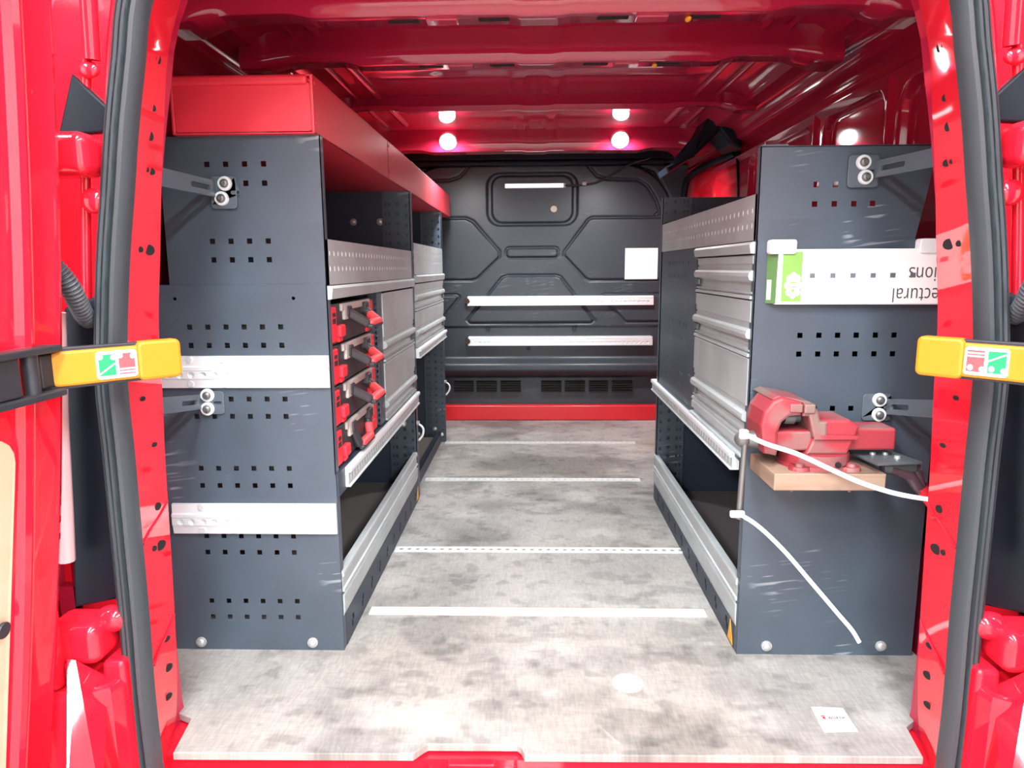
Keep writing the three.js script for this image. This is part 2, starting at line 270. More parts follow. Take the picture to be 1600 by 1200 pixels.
{ // roof skin with shallow ribs
  const roof = struct('ceiling', [grid(120, 200, (u, v) => {
    const x = -0.68 + u * 1.4, z = 1.2 + v * 3.0, c = (x - X0) / 0.7; let y = 1.55 - 0.005 * c * c;
    for (const zr of [2.35, 2.5]) y -= 0.008 * Math.exp(-Math.pow((z - zr) / 0.03, 2)) * (1 - sstep(0.5, 0.62, Math.abs(x - X0)));
    y -= 0.006 * (sstep(0.035, 0.045, Math.abs(x - X0 + 0.0)) - sstep(0.085, 0.095, Math.abs(x - X0)));
    return [x, y, -z];
  }), bx(-1.0, 1.04, 1.58, 1.64, -4.4, -1.1)], M.redShade, 'glossy red roof with cross beams');
  // cross beams: [z of rear face, y bottom, face height, depth]
  [[1.6, 1.44, 0.09, 0.09], [2.03, 1.46, 0.062, 0.085], [2.775, 1.493, 0.03, 0.05], [3.44, 1.45, 0.085, 0.12]].forEach(([z, yb, fh, dp], i) => {
    const g = grid(120, 8, (u, v) => {
      const x = -0.8 + u * 1.636, a = Math.abs(x - X0), nar = sstep(0.48, 0.56, a), fl = sstep(0.66, 0.79, a);
      const k = Math.round(v * 8), hh = fh * (1 - 0.35 * nar), b = yb + 0.012 * nar - 0.02 * fl - 0.004 * sstep(0.07, 0.04, a) - 0.014 * (a / 0.7) ** 2 * 0.4, w = dp + 0.05 * fl, zz = z - 0.025 * fl;
      const sec = [[0.014, yb + fh + 0.045], [0.006, b + hh * 0.8], [0, b + hh * 0.55], [0.003, b + 0.012], [0.012, b], [w - 0.012, b], [w - 0.003, b + 0.01], [w + 0.006, b + hh * 0.7], [w + 0.014, yb + fh + 0.045]][k];
      return [x, sec[1], -(zz + sec[0])];
    }, 0.9);
    const bow = part('roof_beam', [g], M.redShade, roof);
    const slots = []; for (const x of [-0.3, -0.1, 0.16, 0.36]) slots.push(bx(X0 + x - 0.035, X0 + x + 0.035, yb - 0.012 - 0.014 * (x / 0.7) ** 2 * 0.4, yb - 0.0005, -z - dp * 0.62, -z - dp * 0.38, 0.003));
    if (i < 2) part('beam_slot', slots.map((g2) => g2.translate(0, 0.0105, 0)), M.hole, bow, 'dark slots in the underside of a beam');
    const clips = []; for (const x of [-0.2, 0.26]) clips.push(bx(X0 + x - 0.05, X0 + x + 0.02, yb - 0.006, yb + 0.01, -z - dp * 0.7, -z - dp * 0.3, 0.003)); if (i < 2) part('beam_clip', clips, M.redShade, bow);
    if (i < 2) part('wax_drip', [ball([X0 + 0.325, yb - 0.004, -z - 0.05], 0.01, 0.7, 0.5, 1.4)], M.orange, bow, 'amber drip of cavity wax');
  });
  const lr = []; for (const s of [-1, 1]) lr.push(...side(s, [tube([[-0.6, 1.543, -1.3], [-0.59, 1.546, -2.2], [-0.57, 1.546, -3.3]], 0.014, 12, 8), tube([[-0.66, 1.54, -1.3], [-0.66, 1.54, -3.3]], 0.01, 12, 8)])); part('roof_rib', lr, M.redShade, roof);
}
// black covers over the side-door tracks, left and right
for (const s of [-1, 1]) {
  const g = ex([[0.59, 1.335], [0.70, 1.385], [0.71, 1.43], [0.765, 1.54], [0.89, 1.54], [0.915, 1.505], [0.915, 1.405], [0.865, 1.43], [0.82, 1.485], [0.72, 1.385], [0.6, 1.31]], -3.42, -3.2, 0.012);
  struct(s < 0 ? 'trim_6' : 'trim_7', side(s, [mirrorG(g)]), M.blackTrim, s < 0 ? 'black moulded cover behind the left red tray' : 'black moulded angular cover in the top right corner');
}
{ // bulkhead: black moulded panel with raised fields and grooves
  const Z = -4.13, raised = [
    [[-0.8, 1.183], [-0.38, 1.183], [-0.34, 1.165], [-0.19, 0.995], [-0.19, 0.965], [-0.32, 0.845], [-0.35, 0.836], [-0.8, 0.836]],
    [[0.345, 1.18], [0.71, 1.18], [0.82, 1.18], [0.82, 0.832], [0.335, 0.832], [0.31, 0.845], [0.19, 0.97], [0.19, 0.99], [0.325, 1.17]],
    rrect(-0.147, 0.962, 0.149, 1.014, 0.018), [[-0.172, 0.845], [-0.14, 0.855], [0.14, 0.855], [0.166, 0.845], [0.36, 0.6], [0.345, 0.585], [-0.365, 0.585], [-0.38, 0.6]],
    [[0.32, 1.475], [0.37, 1.42], [0.43, 1.4], [0.6, 1.395], [0.66, 1.36], [0.71, 1.28], [0.735, 1.215], [0.71, 1.195], [0.345, 1.195], [0.31, 1.24], [0.3, 1.475]].slice(0, 8).concat([[0.76, 1.2], [0.78, 1.3], [0.7, 1.44], [0.6, 1.475]]),
    [[-0.36, 1.475], [-0.41, 1.42], [-0.47, 1.4], [-0.8, 1.395], [-0.8, 1.475]],
    [[-0.8, 0.745], [-0.44, 0.745], [-0.43, 0.735], [-0.55, 0.59], [-0.8, 0.59]], [[0.42, 0.745], [0.8, 0.745], [0.8, 0.59], [0.55, 0.59], [0.41, 0.735]]];
  const winO = rrect(-0.262, 1.136, 0.268, 1.442, 0.08, 6), winI = rrect(-0.228, 1.16, 0.234, 1.418, 0.06, 6);
  const g = grid(420, 400, (u, v) => {
    const x = -0.85 + u * 1.74, y = 0.085 + v * 1.455; let h = 0;
    for (const r of raised) { const d = sdPoly(r, x, y); if (d < 0.03) h += 0.008 * (1 - sstep(-0.008, 0.0, d)) - 0.008 * Math.exp(-Math.pow((d - 0.004) / 0.006, 2)); }
    { const a = sdPoly(winO, x, y), b = sdPoly(winI, x, y); h -= 0.02 * (1 - sstep(-0.012, 0.0, a)); h += 0.014 * (1 - sstep(-0.006, 0.006, b)); }
    h -= 0.012 * (1 - sstep(0.555, 0.565, y)); h += 0.045 * sstep(0.385, 0.33, y) * sstep(0.25, 0.31, y); h -= 0.03 * sstep(0.27, 0.25, y);
    h -= 0.025 * sstep(1.47, 1.49, y) ; h += 0.02 * sstep(1.5, 1.52, y);
    const cr = sdPoly(rrect(-0.78, -0.5, 0.8, 1.47, 0.3, 8), x, y); h -= 0.03 * sstep(0.0, 0.015, cr);
    return [x, y, Z + 0.012 + h];
  });
  const bk = struct('wall_front', [g, bx(-0.95, 0.99, -0.05, 1.62, Z - 0.12, Z - 0.06)], M.bulk, 'black moulded bulkhead closing off the cab');
  part('sill_bar', [bx(-0.85, 0.89, 0.0, 0.092, Z - 0.02, Z + 0.035, 0.008)], M.redSill, bk, 'scuffed red bar along the foot of the bulkhead');
  for (const [a, b] of [[-0.47, -0.352], [-0.334, -0.212], [-0.19, -0.068], [0.055, 0.177], [0.196, 0.318], [0.342, 0.455], [0.478, 0.6]]) {
    const gg = []; for (let k = 0; k < 5; k++) { const y = 0.166 + k * 0.0145; gg.push(bx(a, b, y, y + 0.007, Z - 0.035, Z - 0.004, 0.002).rotateX(0)); }
    part('vent_grille', gg, M.hole, bk, 'row of dark vent slots');
  }
  for (const [x, y] of [[-0.26, 0.545], [0.25, 0.545], [-0.02, 0.43], [0.375, 0.6]]) part('plug', [cyl([x, y, Z], [x, y, Z + 0.012], 0.013, 0.011, 14)], M.black, bk);
  part('window_plug', [cyl([0.126, 1.233, Z], [0.126, 1.233, Z + 0.016], 0.021, 0.018, 20)], std({ color: srgb(190, 186, 174), roughness: 0.5 }), bk, 'round pale plug in the blanked window');
  part('header', [bx(-0.7, 0.75, 1.47, 1.5, Z, Z + 0.05, 0.012), bx(-0.78, 0.82, 1.5, 1.56, Z - 0.06, Z + 0.03, 0.01)], M.blackTrim, bk);
}
for (const [y0, y1, w] of [[0.686, 0.74, 'upper of two, below the hexagonal fields'], [0.452, 0.504, 'lower of two, above the vents']]) {
  const t = thing('lashing_rail', [0.16, y0, -4.1], `bright aluminium lashing rail across the black bulkhead, ${w}`, 'rail');
  const holes = []; for (let x = -0.36; x < 0.69; x += 0.0265) holes.push(circ(x, (y0 + y1) / 2 - 0.008, 0.008, 10));
  part('rail_face', [ex(rect(-0.375, y0 + 0.003, 0.703, y1 - 0.014), -4.088, -4.083, 0, holes)], M.aluBright, t);
  part('rail_body', [bx(-0.375, 0.703, y0, y1, -4.135, -4.0885, 0.004), bx(-0.375, 0.703, y1 - 0.014, y1, -4.1, -4.083, 0.003), bx(-0.375, 0.703, y0, y0 + 0.003, -4.1, -4.083)], M.aluBright, t);
  part('end_bolt', [cyl([-0.378, (y0 + y1) / 2, -4.12], [-0.378, (y0 + y1) / 2, -4.078], 0.018, 0.016), cyl([-0.39, (y0 + y1) / 2, -4.1], [-0.376, (y0 + y1) / 2, -4.1], 0.02)], std({ color: srgb(66, 48, 44), roughness: 0.5, metalness: 0.4 }), t, 'dark coppery end bolt');
}
single('label_sheet', [bx(0.537, 0.725, 0.833, 1.01, -4.112, -4.108, 0.001)], M.white, 'plain white square label stuck on the bulkhead beside the right rack', 'label');
{
  const t = thing('strip_lamp', [0.015, 1.35, -4.11], 'slim white strip lamp across the top of the blanked bulkhead window', 'lamp');
  part('housing', [bx(-0.155, 0.185, 1.349, 1.377, -4.13, -4.107, 0.006)], M.white, t);
  part('diffuser', [bx(-0.15, 0.18, 1.352, 1.374, -4.108, -4.1055, 0.001)], std({ color: 0xffffff, emissive: 0xffffff, emissiveIntensity: 0.55 }), t, 'glowing white diffuser');
  part('end_cap', [bx(0.185, 0.194, 1.35, 1.376, -4.13, -4.108, 0.003)], M.caseGrey, t);
  const L = new THREE.RectAreaLight(0xffffff, 2, 0.33, 0.022); L.position.set(0.015, 1.363, -4.104); L.rotation.y = Math.PI; L.name = 'strip_lamp_light'; scene.add(L);
  part('cable', [tube([[0.19, 1.362, -4.11], [0.26, 1.362, -4.1], [0.36, 1.375, -4.095], [0.44, 1.41, -4.09], [0.55, 1.47, -4.08], [0.66, 1.5, -4.06]], 0.005, 40, 6)], M.black, t);
  part('cable_clip', [bx(0.285, 0.31, 1.36, 1.38, -4.11, -4.09, 0.004)], M.caseGrey, t);
}
// ------------------------------------------------------------------ roof lamps of the van
{
  const glow = std({ color: 0xffffff, emissive: 0xffffff, emissiveIntensity: 14 });
  for (const [x, y, z, dy, dz, label] of [[-0.395, 1.492, -3.437, -0.45, 0.9, 'round glowing lamp on the last roof beam, left of two'], [0.415, 1.491, -3.437, -0.45, 0.9, 'round glowing lamp on the last roof beam, right of two']]) {
    const t = thing('roof_lamp', [x, y, z], label, 'lamp');
    const q = new THREE.Quaternion().setFromUnitVectors(V(0, 1, 0), V(0, dy, dz).normalize());
    part('ring', [new THREE.CylinderGeometry(0.04, 0.044, 0.012, 28).applyQuaternion(q).translate(x, y, z)], dy < -0.9 ? M.redShade : M.white, t);
    part('lens', [new THREE.SphereGeometry(0.036, 24, 12).scale(1, 0.55, 1).applyQuaternion(q).translate(x, y + dy * 0.008, z + dz * 0.008)], glow, t, 'glowing lens');
    const L = new THREE.SpotLight(0xffffff, SPOT_POWER, 6, 1.5, 0.6, 2); L.position.set(x, y + dy * 0.05 - 0.005, z + dz * 0.05); L.target.position.set(x * 0.9, y - 2, z - 0.2); L.castShadow = true; L.shadow.radius = 3; L.name = 'roof_lamp_light'; scene.add(L, L.target);
  }
}

// ------------------------------------------------------------------ rear opening: frame, seal, outer body, doors
const sealIn = [[X0, -0.125], [-0.4, -0.123], [-0.59, -0.108], [-0.648, -0.07], [-0.675, -0.02], [-0.68, 0.06], [-0.681, 0.16], [-0.678, 0.3], [-0.677, 0.45], [-0.676, 0.6], [-0.676, 0.72], [-0.666, 0.82], [-0.652, 0.923], [-0.635, 1.023], [-0.619, 1.119], [-0.6, 1.212], [-0.58, 1.303], [-0.535, 1.38], [-0.44, 1.42], [-0.2, 1.43], [X0, 1.432]];
const edgeIn = [[X0, -0.17], [-0.42, -0.168], [-0.63, -0.15], [-0.7, -0.1], [-0.725, -0.05], [-0.712, 0.02], [-0.703, 0.1], [-0.697, 0.21], [-0.692, 0.36], [-0.687, 0.55], [-0.681, 0.68], [-0.676, 0.811], [-0.663, 0.925], [-0.651, 1.037], [-0.637, 1.143], [-0.622, 1.248], [-0.606, 1.305], [-0.56, 1.4], [-0.46, 1.45], [-0.2, 1.462], [X0, 1.464]];
const NST = 90, sealG = [];
const curveOf = (a) => new THREE.CatmullRomCurve3(a.map((p) => V(p[0], p[1], 0)), false, 'centripetal');
const cS = curveOf(sealIn), cE = curveOf(edgeIn);
const station = (t) => { const s = cS.getPoint(t), e = cE.getPoint(t), d = cS.getTangent(t), n = V(-d.y, d.x, 0).normalize(); return { s, e, n }; };
for (const s of [-1, 1]) {
  const nm = s < 0 ? 'left' : 'right';
  const frameG = grid(NST, 7, (u, v) => {
    const { s: S, e: E, n } = station(u), k = Math.round(v * 7);
    const q = [[S.x + n.x * 0.045, S.y + n.y * 0.045, -1.155], [S.x + n.x * 0.02, S.y + n.y * 0.02, -1.15], [S.x, S.y, -1.13], [S.x * 0.9 + E.x * 0.1, S.y * 0.9 + E.y * 0.1, -1.14], [S.x * 0.05 + E.x * 0.95, S.y * 0.05 + E.y * 0.95, -1.242], [E.x, E.y, -1.25], [E.x + n.x * 0.02, E.y + n.y * 0.02, -1.256], [E.x + n.x * 0.22, E.y + n.y * 0.16, -1.262]][k];
    return q;
  }, 0.6);
  const fr = struct(s < 0 ? 'trim_2' : 'trim_3', side(s, [frameG]), M.red, `red ${nm} rear pillar and half of the roof header framing the tailgate opening`);
  // punched holes in the pillar reveal
  const holeAt = (y, f, rz, ry) => { let t = 0.5; for (let i = 0, a = 0, b = 1; i < 30; i++) { t = (a + b) / 2; if (cE.getPoint(t).y < y) a = t; else b = t; } const { s: S, e: E } = station(t); const x = S.x + (E.x - S.x) * f, z = -1.13 - 0.12 * f, ang = Math.atan2(E.x - S.x, -0.12); return new THREE.CylinderGeometry(1, 1, 0.002, 16).rotateZ(Math.PI / 2).scale(1, ry, rz).rotateY(Math.atan2(-(E.x - S.x), 0.12) * -1 + 0).translate(x + 0.0005, y, z); };
  const HL = [[1.245, 0.62, 0.006, 0.01], [1.25, 0.5, 0.002, 0.012], [1.165, 0.55, 0.007, 0.006], [1.12, 0.5, 0.008, 0.008], [1.065, 0.6, 0.009, 0.006], [1.065, 0.45, 0.005, 0.004], [0.935, 0.62, 0.014, 0.009], [0.935, 0.35, 0.006, 0.005], [0.68, 0.4, 0.007, 0.004], [0.59, 0.65, 0.008, 0.004], [0.475, 0.62, 0.009, 0.007], [0.40, 0.62, 0.014, 0.009], [0.405, 0.4, 0.006, 0.005], [0.215, 0.6, 0.009, 0.005], [0.1, 0.55, 0.01, 0.006], [0.155, 0.62, 0.01, 0.007]];
  for (const [y, f, rz, ry] of HL) part('punched_hole', side(s, [holeAt(y, f, rz, ry)]), M.hole, fr);
  for (const [ya, yb] of [[0.47, 0.43], [0.24, 0.2]]) { const at = (y, f, o) => { let a = 0, b = 1, t = 0.5; for (let i = 0; i < 30; i++) { t = (a + b) / 2; if (cE.getPoint(t).y < y) a = t; else b = t; } const { s: S, e: E } = station(t); return [S.x + (E.x - S.x) * f, y, -1.13 - 0.12 * f]; }; part('pillar_seam', side(s, [tube([at(yb, 0.06), at(yb + (ya - yb) * 0.3, 0.3), at(yb + (ya - yb) * 0.6, 0.65), at(ya, 0.98)], 0.0022, 20, 6)]), M.red, fr); }
  // rubber seal
  const prof = [[-0.001, -1.135], [-0.003, -1.12], [-0.002, -1.107], [0.003, -1.099], [0.009, -1.098], [0.0145, -1.105], [0.0165, -1.118], [0.0175, -1.14], [0.0195, -1.14], [0.0205, -1.112], [0.0235, -1.108], [0.0275, -1.108], [0.0285, -1.118], [0.0295, -1.118], [0.0305, -1.108], [0.036, -1.109], [0.0372, -1.116], [0.0384, -1.11], [0.043, -1.114], [0.045, -1.13], [0.044, -1.149]];
  const seal = grid(140, prof.length - 1, (u, v) => { const { s: S, n } = station(u), p = prof[Math.round(v * (prof.length - 1))]; return [S.x + n.x * p[0], S.y + n.y * p[0], p[1]]; }, 0.8);
  sealG.push(...side(s, [seal]));
  // outer rear body beside the opening
  const outl = [[-0.98, -0.3]]; for (let i = 0; i <= 40; i++) { const { s: S, n } = station(0.12 + (i / 40) * 0.83); outl.push([S.x + n.x * 0.05, S.y + n.y * 0.05]); } outl.push([-0.3, 1.62], [-0.98, 1.62]);
  const body = struct(s < 0 ? 'trim_4' : 'trim_5', side(s, [ex(outl, -1.31, -1.262, 0), bx(-1.0, -0.93, -0.3, 1.62, -1.3, -1.0, 0.02)]), M.redShade, `red outer bodywork ${nm} of the tailgate opening`);  // darker red paints the shade of the hollow between seal and door
  part('gutter', side(s, [tube([[-0.7, 0.95, -1.15], [-0.68, 1.08, -1.15], [-0.655, 1.25, -1.15], [-0.63, 1.36, -1.15]], 0.01, 30, 8), tube([[-0.74, 0.85, -1.15], [-0.715, 1.1, -1.15], [-0.69, 1.3, -1.15], [-0.67, 1.4, -1.15]], 0.008, 30, 8), tube([[-0.685, 1.225, -1.14], [-0.675, 1.32, -1.13], [-0.66, 1.45, -1.12]], 0.013, 20, 8), ball([-0.692, 1.21, -1.14], 0.016, 1.1, 0.8, 0.6)]), M.red, body);
  part('upper_cover', side(s, [ex([[-0.72, 1.205], [-0.667, 1.155], [-0.655, 1.118], [-0.752, 1.112]], -1.155, -1.138, 0.004)]), M.blackTrim, body, 'black corner cover above the upper hinge');
  part('lower_cover', side(s, [ex([[-0.715, 0.86], [-0.7, 0.87], [-0.69, 0.84], [-0.69, 0.7], [-0.71, 0.5], [-0.72, 0.33], [-0.812, 0.31], [-0.8, 0.5], [-0.785, 0.7], [-0.772, 0.84]], -1.155, -1.135, 0.006)]), M.blackTrim, body, 'black trim panel beside the seal');
  part('highlight_strip', side(s, [tube([[-0.76, 0.835, -1.1], [-0.775, 0.66, -1.1], [-0.785, 0.5, -1.1], [-0.791, 0.415, -1.1]], 0.014, 30, 12)]), phys({ color: srgb(206, 172, 176), roughness: 0.35, clearcoat: 0.5 }), body, 'pale pinkish white strip, painted highlight of the red body edge');  // pale colour paints the blown-out highlight on the red body edge
  part('hinge', side(s, [bx(-0.78, -0.68, 1.045, 1.112, -1.15, -1.085, 0.018), cyl([-0.755, 1.03, -1.07], [-0.755, 1.125, -1.07], 0.02), ball([-0.7, 1.01, -1.13], 0.02, 1, 1, 0.6)]), M.red, body);
  part('hinge', side(s, [bx(-0.83, -0.735, 0.235, 0.31, -1.15, -1.07, 0.02), ball([-0.735, 0.3, -1.12], 0.03, 1, 0.8, 0.7), cyl([-0.81, 0.21, -1.06], [-0.81, 0.33, -1.06], 0.02)]), M.red, body);
  part('bumper', side(s, [exY([[-0.98, 1.15], [-0.71, 1.15], [-0.705, 1.1], [-0.715, 1.065], [-0.745, 1.045], [-0.8, 1.035], [-0.815, 1.02], [-0.98, 0.98]], -0.35, 0.205, 0.012), bx(-0.745, -0.705, 0.16, 0.235, -1.15, -1.09, 0.01)]), M.red, body);
  part('bumper_glint_facet', side(s, [FACET()]), M.red, body);  // wedge added and tilted to mirror the ceiling lamp as a highlight
  // check strap
  const ck = thing('door_check_strap', [mxs(s, -0.65), 0.72, -1.05], s < 0 ? 'yellow sleeved black door check strap on the left, bridging door and pillar' : 'yellow sleeved black door check strap on the right, bridging door and pillar', 'door strap');
  const pl = (pts, z0, z1, b) => ex(pts, z0, z1, b), TH = 0.888, toStrap = (g) => g.rotateY(TH).translate(-0.58, 0.759, -1.125);
  part('sleeve', side(s, [pl(rrect(-0.187, -0.026, -0.03, 0.026, 0.01), -0.007, 0.008, 0.004), pl(rrect(-0.068, -0.03, 0.0, 0.032, 0.009), -0.011, 0.012, 0.005)].map(toStrap)), M.yellow, ck, 'yellow sleeve');
  part('arm', side(s, [...[pl([[-0.215, -0.03], [-0.06, -0.03], [-0.06, 0.031], [-0.215, 0.032]], -0.006, 0.004, 0.002)].map(toStrap), bx(-0.712, -0.69, 0.735, 0.783, -0.985, -0.955, 0.003)]), M.black, ck, 'black steel arm');
  part('pivot', side(s, [cyl([-0.692, 0.73, -0.935], [-0.692, 0.79, -0.935], 0.011, 0.011, 20), bx(-0.705, -0.676, 0.786, 0.796, -0.985, -0.83, 0.003), bx(-0.705, -0.676, 0.722, 0.732, -0.985, -0.83, 0.003), bx(-0.708, -0.682, 0.732, 0.788, -0.905, -0.83, 0.004)]), M.black, ck, 'black hinge block on the door');
  const pic = canvasTex(256, 160, (c, w, h) => {
    c.fillStyle = '#ffffff'; c.fillRect(0, 0, w, h);
    const box = (x, col, open) => { c.fillStyle = col; c.fillRect(x, 18, 104, 124); c.fillStyle = '#ffffff'; c.beginPath(); c.arc(x + 12, 30, 17, 0, 7); c.fill(); c.beginPath(); c.arc(x + 90, 38, 16, 0, 7); c.fill(); c.strokeStyle = '#ffffff'; c.lineWidth = 9; c.beginPath(); if (open) { c.moveTo(x, 132); c.lineTo(x + 98, 74); } else { c.moveTo(x, 110); c.lineTo(x + 104, 110); c.moveTo(x, 128); c.lineTo(x + 104, 128); } c.stroke(); };
    box(14, '#12a85a', true); box(138, '#d34a50', false);
    if (s > 0) { c.save(); c.setTransform(1, 0, 0, 1, 0, 0); c.fillStyle = '#ffffff'; c.fillRect(0, 0, w, h); const b2 = (x, col, open) => { c.fillStyle = col; c.fillRect(x, 18, 104, 124); c.fillStyle = '#ffffff'; c.beginPath(); c.arc(x + 24, 118, 17, 0, 7); c.fill(); c.beginPath(); c.arc(x + 92, 124, 16, 0, 7); c.fill(); c.strokeStyle = '#ffffff'; c.lineWidth = 9; c.beginPath(); if (open) { c.moveTo(x, 76); c.lineTo(x + 104, 30); } else { c.moveTo(x, 34); c.lineTo(x + 104, 34); c.moveTo(x, 52); c.lineTo(x + 104, 52); } c.stroke(); }; b2(14, '#d34a50', false); b2(138, '#12a85a', true); c.restore(); }
  });
  const st = new THREE.ExtrudeGeometry(shapeOf(rrect(-0.029, -0.021, 0.029, 0.021, 0.005)), { depth: 0.0015, bevelEnabled: false }).toNonIndexed(); { const p = st.attributes.position, uv = st.attributes.uv; for (let i = 0; i < p.count; i++) uv.setXY(i, (p.getX(i) + 0.029) / 0.058, (p.getY(i) + 0.021) / 0.042); }
  st.userData.keepUV = true; { const q = st.translate(0, 0, 0.0082); if (s < 0) { q.translate(-0.098, 0, 0); toStrap(q); } else { q.translate(0.098, 0, 0).rotateY(-TH).translate(2 * X0 + 0.58, 0.759, -1.125); } }
  part('pictogram', [st], std({ map: pic, roughness: 0.5 }), ck, 'white pictogram with green and red fields');
  // wiring conduit
  const ckts = new THREE.CatmullRomCurve3([[-0.73, 0.918, -1.045], [-0.72, 0.898, -1.06], [-0.715, 0.873, -1.075], [-0.719, 0.848, -1.095], [-0.729, 0.826, -1.125], [-0.737, 0.818, -1.152], [-0.738, 0.822, -1.185]].map((p) => V(...p)));
  const fr2 = ckts.computeFrenetFrames(220, false), cg = grid(220, 14, (u, v) => { const i = Math.round(u * 220), p = ckts.getPoint(u), a = v * Math.PI * 2, r = 0.0135 + 0.0022 * Math.sin(u * Math.PI * 2 * 30); return [p.x + r * (Math.cos(a) * fr2.normals[i].x + Math.sin(a) * fr2.binormals[i].x), p.y + r * (Math.cos(a) * fr2.normals[i].y + Math.sin(a) * fr2.binormals[i].y), p.z + r * (Math.cos(a) * fr2.normals[i].z + Math.sin(a) * fr2.binormals[i].z)]; });
  const cd = thing('wiring_conduit', [mxs(s, -0.74), 0.81, -1.1], s < 0 ? 'grey corrugated wiring conduit curving from the left door to the body' : 'grey corrugated wiring conduit beside the right seal, at the photo edge', 'conduit');
  part('hose', side(s, [cg]), M.conduit, cd); part('boot', side(s, [cyl([-0.742, 0.947, -1.03], [-0.728, 0.912, -1.05], 0.006, 0.017)]), M.black, cd);
  // open rear door, swung outwards
  const dx = (y) => -0.722 + 0.12 * (y - 0.65) - 0.05 * (y - 0.65) ** 2;
  const lean = (g) => { g = g.index ? g.toNonIndexed() : g; const p = g.attributes.position; for (let i = 0; i < p.count; i++) p.setX(i, p.getX(i) + dx(p.getY(i))); g.computeVertexNormals(); return g; };
  const prf = [[-0.07, 1.04], [-0.012, 1.038], [-0.002, 1.03], [0.003, 1.018], [-0.001, 1.008], [-0.001, 0.97], [-0.007, 0.966], [-0.004, 0.961], [0.005, 0.957], [0.009, 0.95], [0.005, 0.942], [-0.006, 0.937], [-0.01, 0.925], [-0.01, 0.2], [-0.07, 0.2]];
  const dg = grid(prf.length, 60, (u, v) => { const k = Math.round(u * prf.length) % prf.length; const y = -0.28 + v * 1.72; return [prf[k][0] + dx(y), y, -prf[k][1]]; }, 0.5);
  const door = struct(s < 0 ? 'door_1' : 'door_2', side(s, [dg]), M.red, `red ${nm} rear door, swung open`);
  part('lining', side(s, [lean(exZ(rrect(0.3, -0.1, 0.93, 0.675, 0.04), -0.01, 0.0, 0.002))]), M.lining, door, 'pale plywood door lining');
  for (const [z, y] of [[0.905, 0.395], [0.905, 0.07], [0.6, 0.58]]) part('lining_screw', side(s, [lean(exZ(circ(z, y, 0.012, 20), -0.002, 0.005, 0.002))]), M.black, door);
}
single('door_seal', sealG, M.rubber, 'dark grey ribbed rubber seal running around the whole tailgate opening', 'seal');

// ------------------------------------------------------------------ racks
const XL = -0.45, XR = 0.48, ZF = -1.535;
// perforated frame strip + panel facing the camera at depth z (end frame of a unit); d = -1 left, +1 right
function endFrame(t, xf, d, z, y0, y1, w, bolts = []) {
  const X = (a) => xf + d * a, holes = [];
  for (let y = y0 + 0.03; y < y1 - 0.02; y += 0.0355) { holes.push(sq(X(0.014), y, 0.008, 0.012)); holes.push(circ(X(0.046), y + 0.006, 0.007, 8)); holes.push(sq(X(0.078), y + 0.006, 0.008, 0.012), sq(X(0.092), y + 0.006, 0.006, 0.012)); }
  const a = X(0), b = X(0.1);
  part('frame_post', [ex(rect(Math.min(a, b), y0, Math.max(a, b), y1), z, z + 0.003, 0, holes), bx(X(-0.0), X(0.003), y0, y1, z - 0.025, z + 0.003), bx(X(0.1), X(0.104), y0, y1, z - 0.012, z + 0.006)], M.slate, t);
  part('end_panel', [bx(X(0.004), X(w), y0, y1, z - 0.01, z - 0.005)], M.slateShade, t);
  for (const [bxx, by] of bolts) part('bolt', [cyl([bxx, by, z - 0.003], [bxx, by, z + 0.003], 0.013), ball([bxx, by, z + 0.003], 0.0105, 1, 1, 0.6)], M.chrome, t);
}
const SLOT_GLINT = std({ color: 0xffffff, roughness: 0.6 });  // white strip behind the slots paints the glint of their edges
// front lip with two rows of slots; runs from z0 (near) to z1 (far) on the aisle plane
function slotLip(t, xf, d, y0, y1, z0, z1, rows, name = 'shelf_lip', mat = M.alu) {
  const holes = []; for (const y of rows) for (let z = -z0 + 0.03; z < -z1 - 0.015; z += 0.0345) holes.push(circ(z, y, 0.0045, 8, 0.0065));
  const x = d < 0 ? xf - 0.0006 : xf;
  for (const y of rows) part('slot_glint', [bx(xf + d * 0.0009, xf + d * 0.002, y - 0.008, y + 0.008, z1 + 0.005, z0 - 0.005)], SLOT_GLINT, t);
  return part(name, [exZ(rect(-z0, y0, -z1, y1), x, x + 0.0006, 0, holes), bx(xf + d * 0.001, xf + d * 0.012, y1 - 0.002, y1 + 0.001, z1, z0), bx(xf + d * 0.0005, xf + d * 0.02, y0, y0 + 0.002, z1, z0),
    ], mat, t);
}
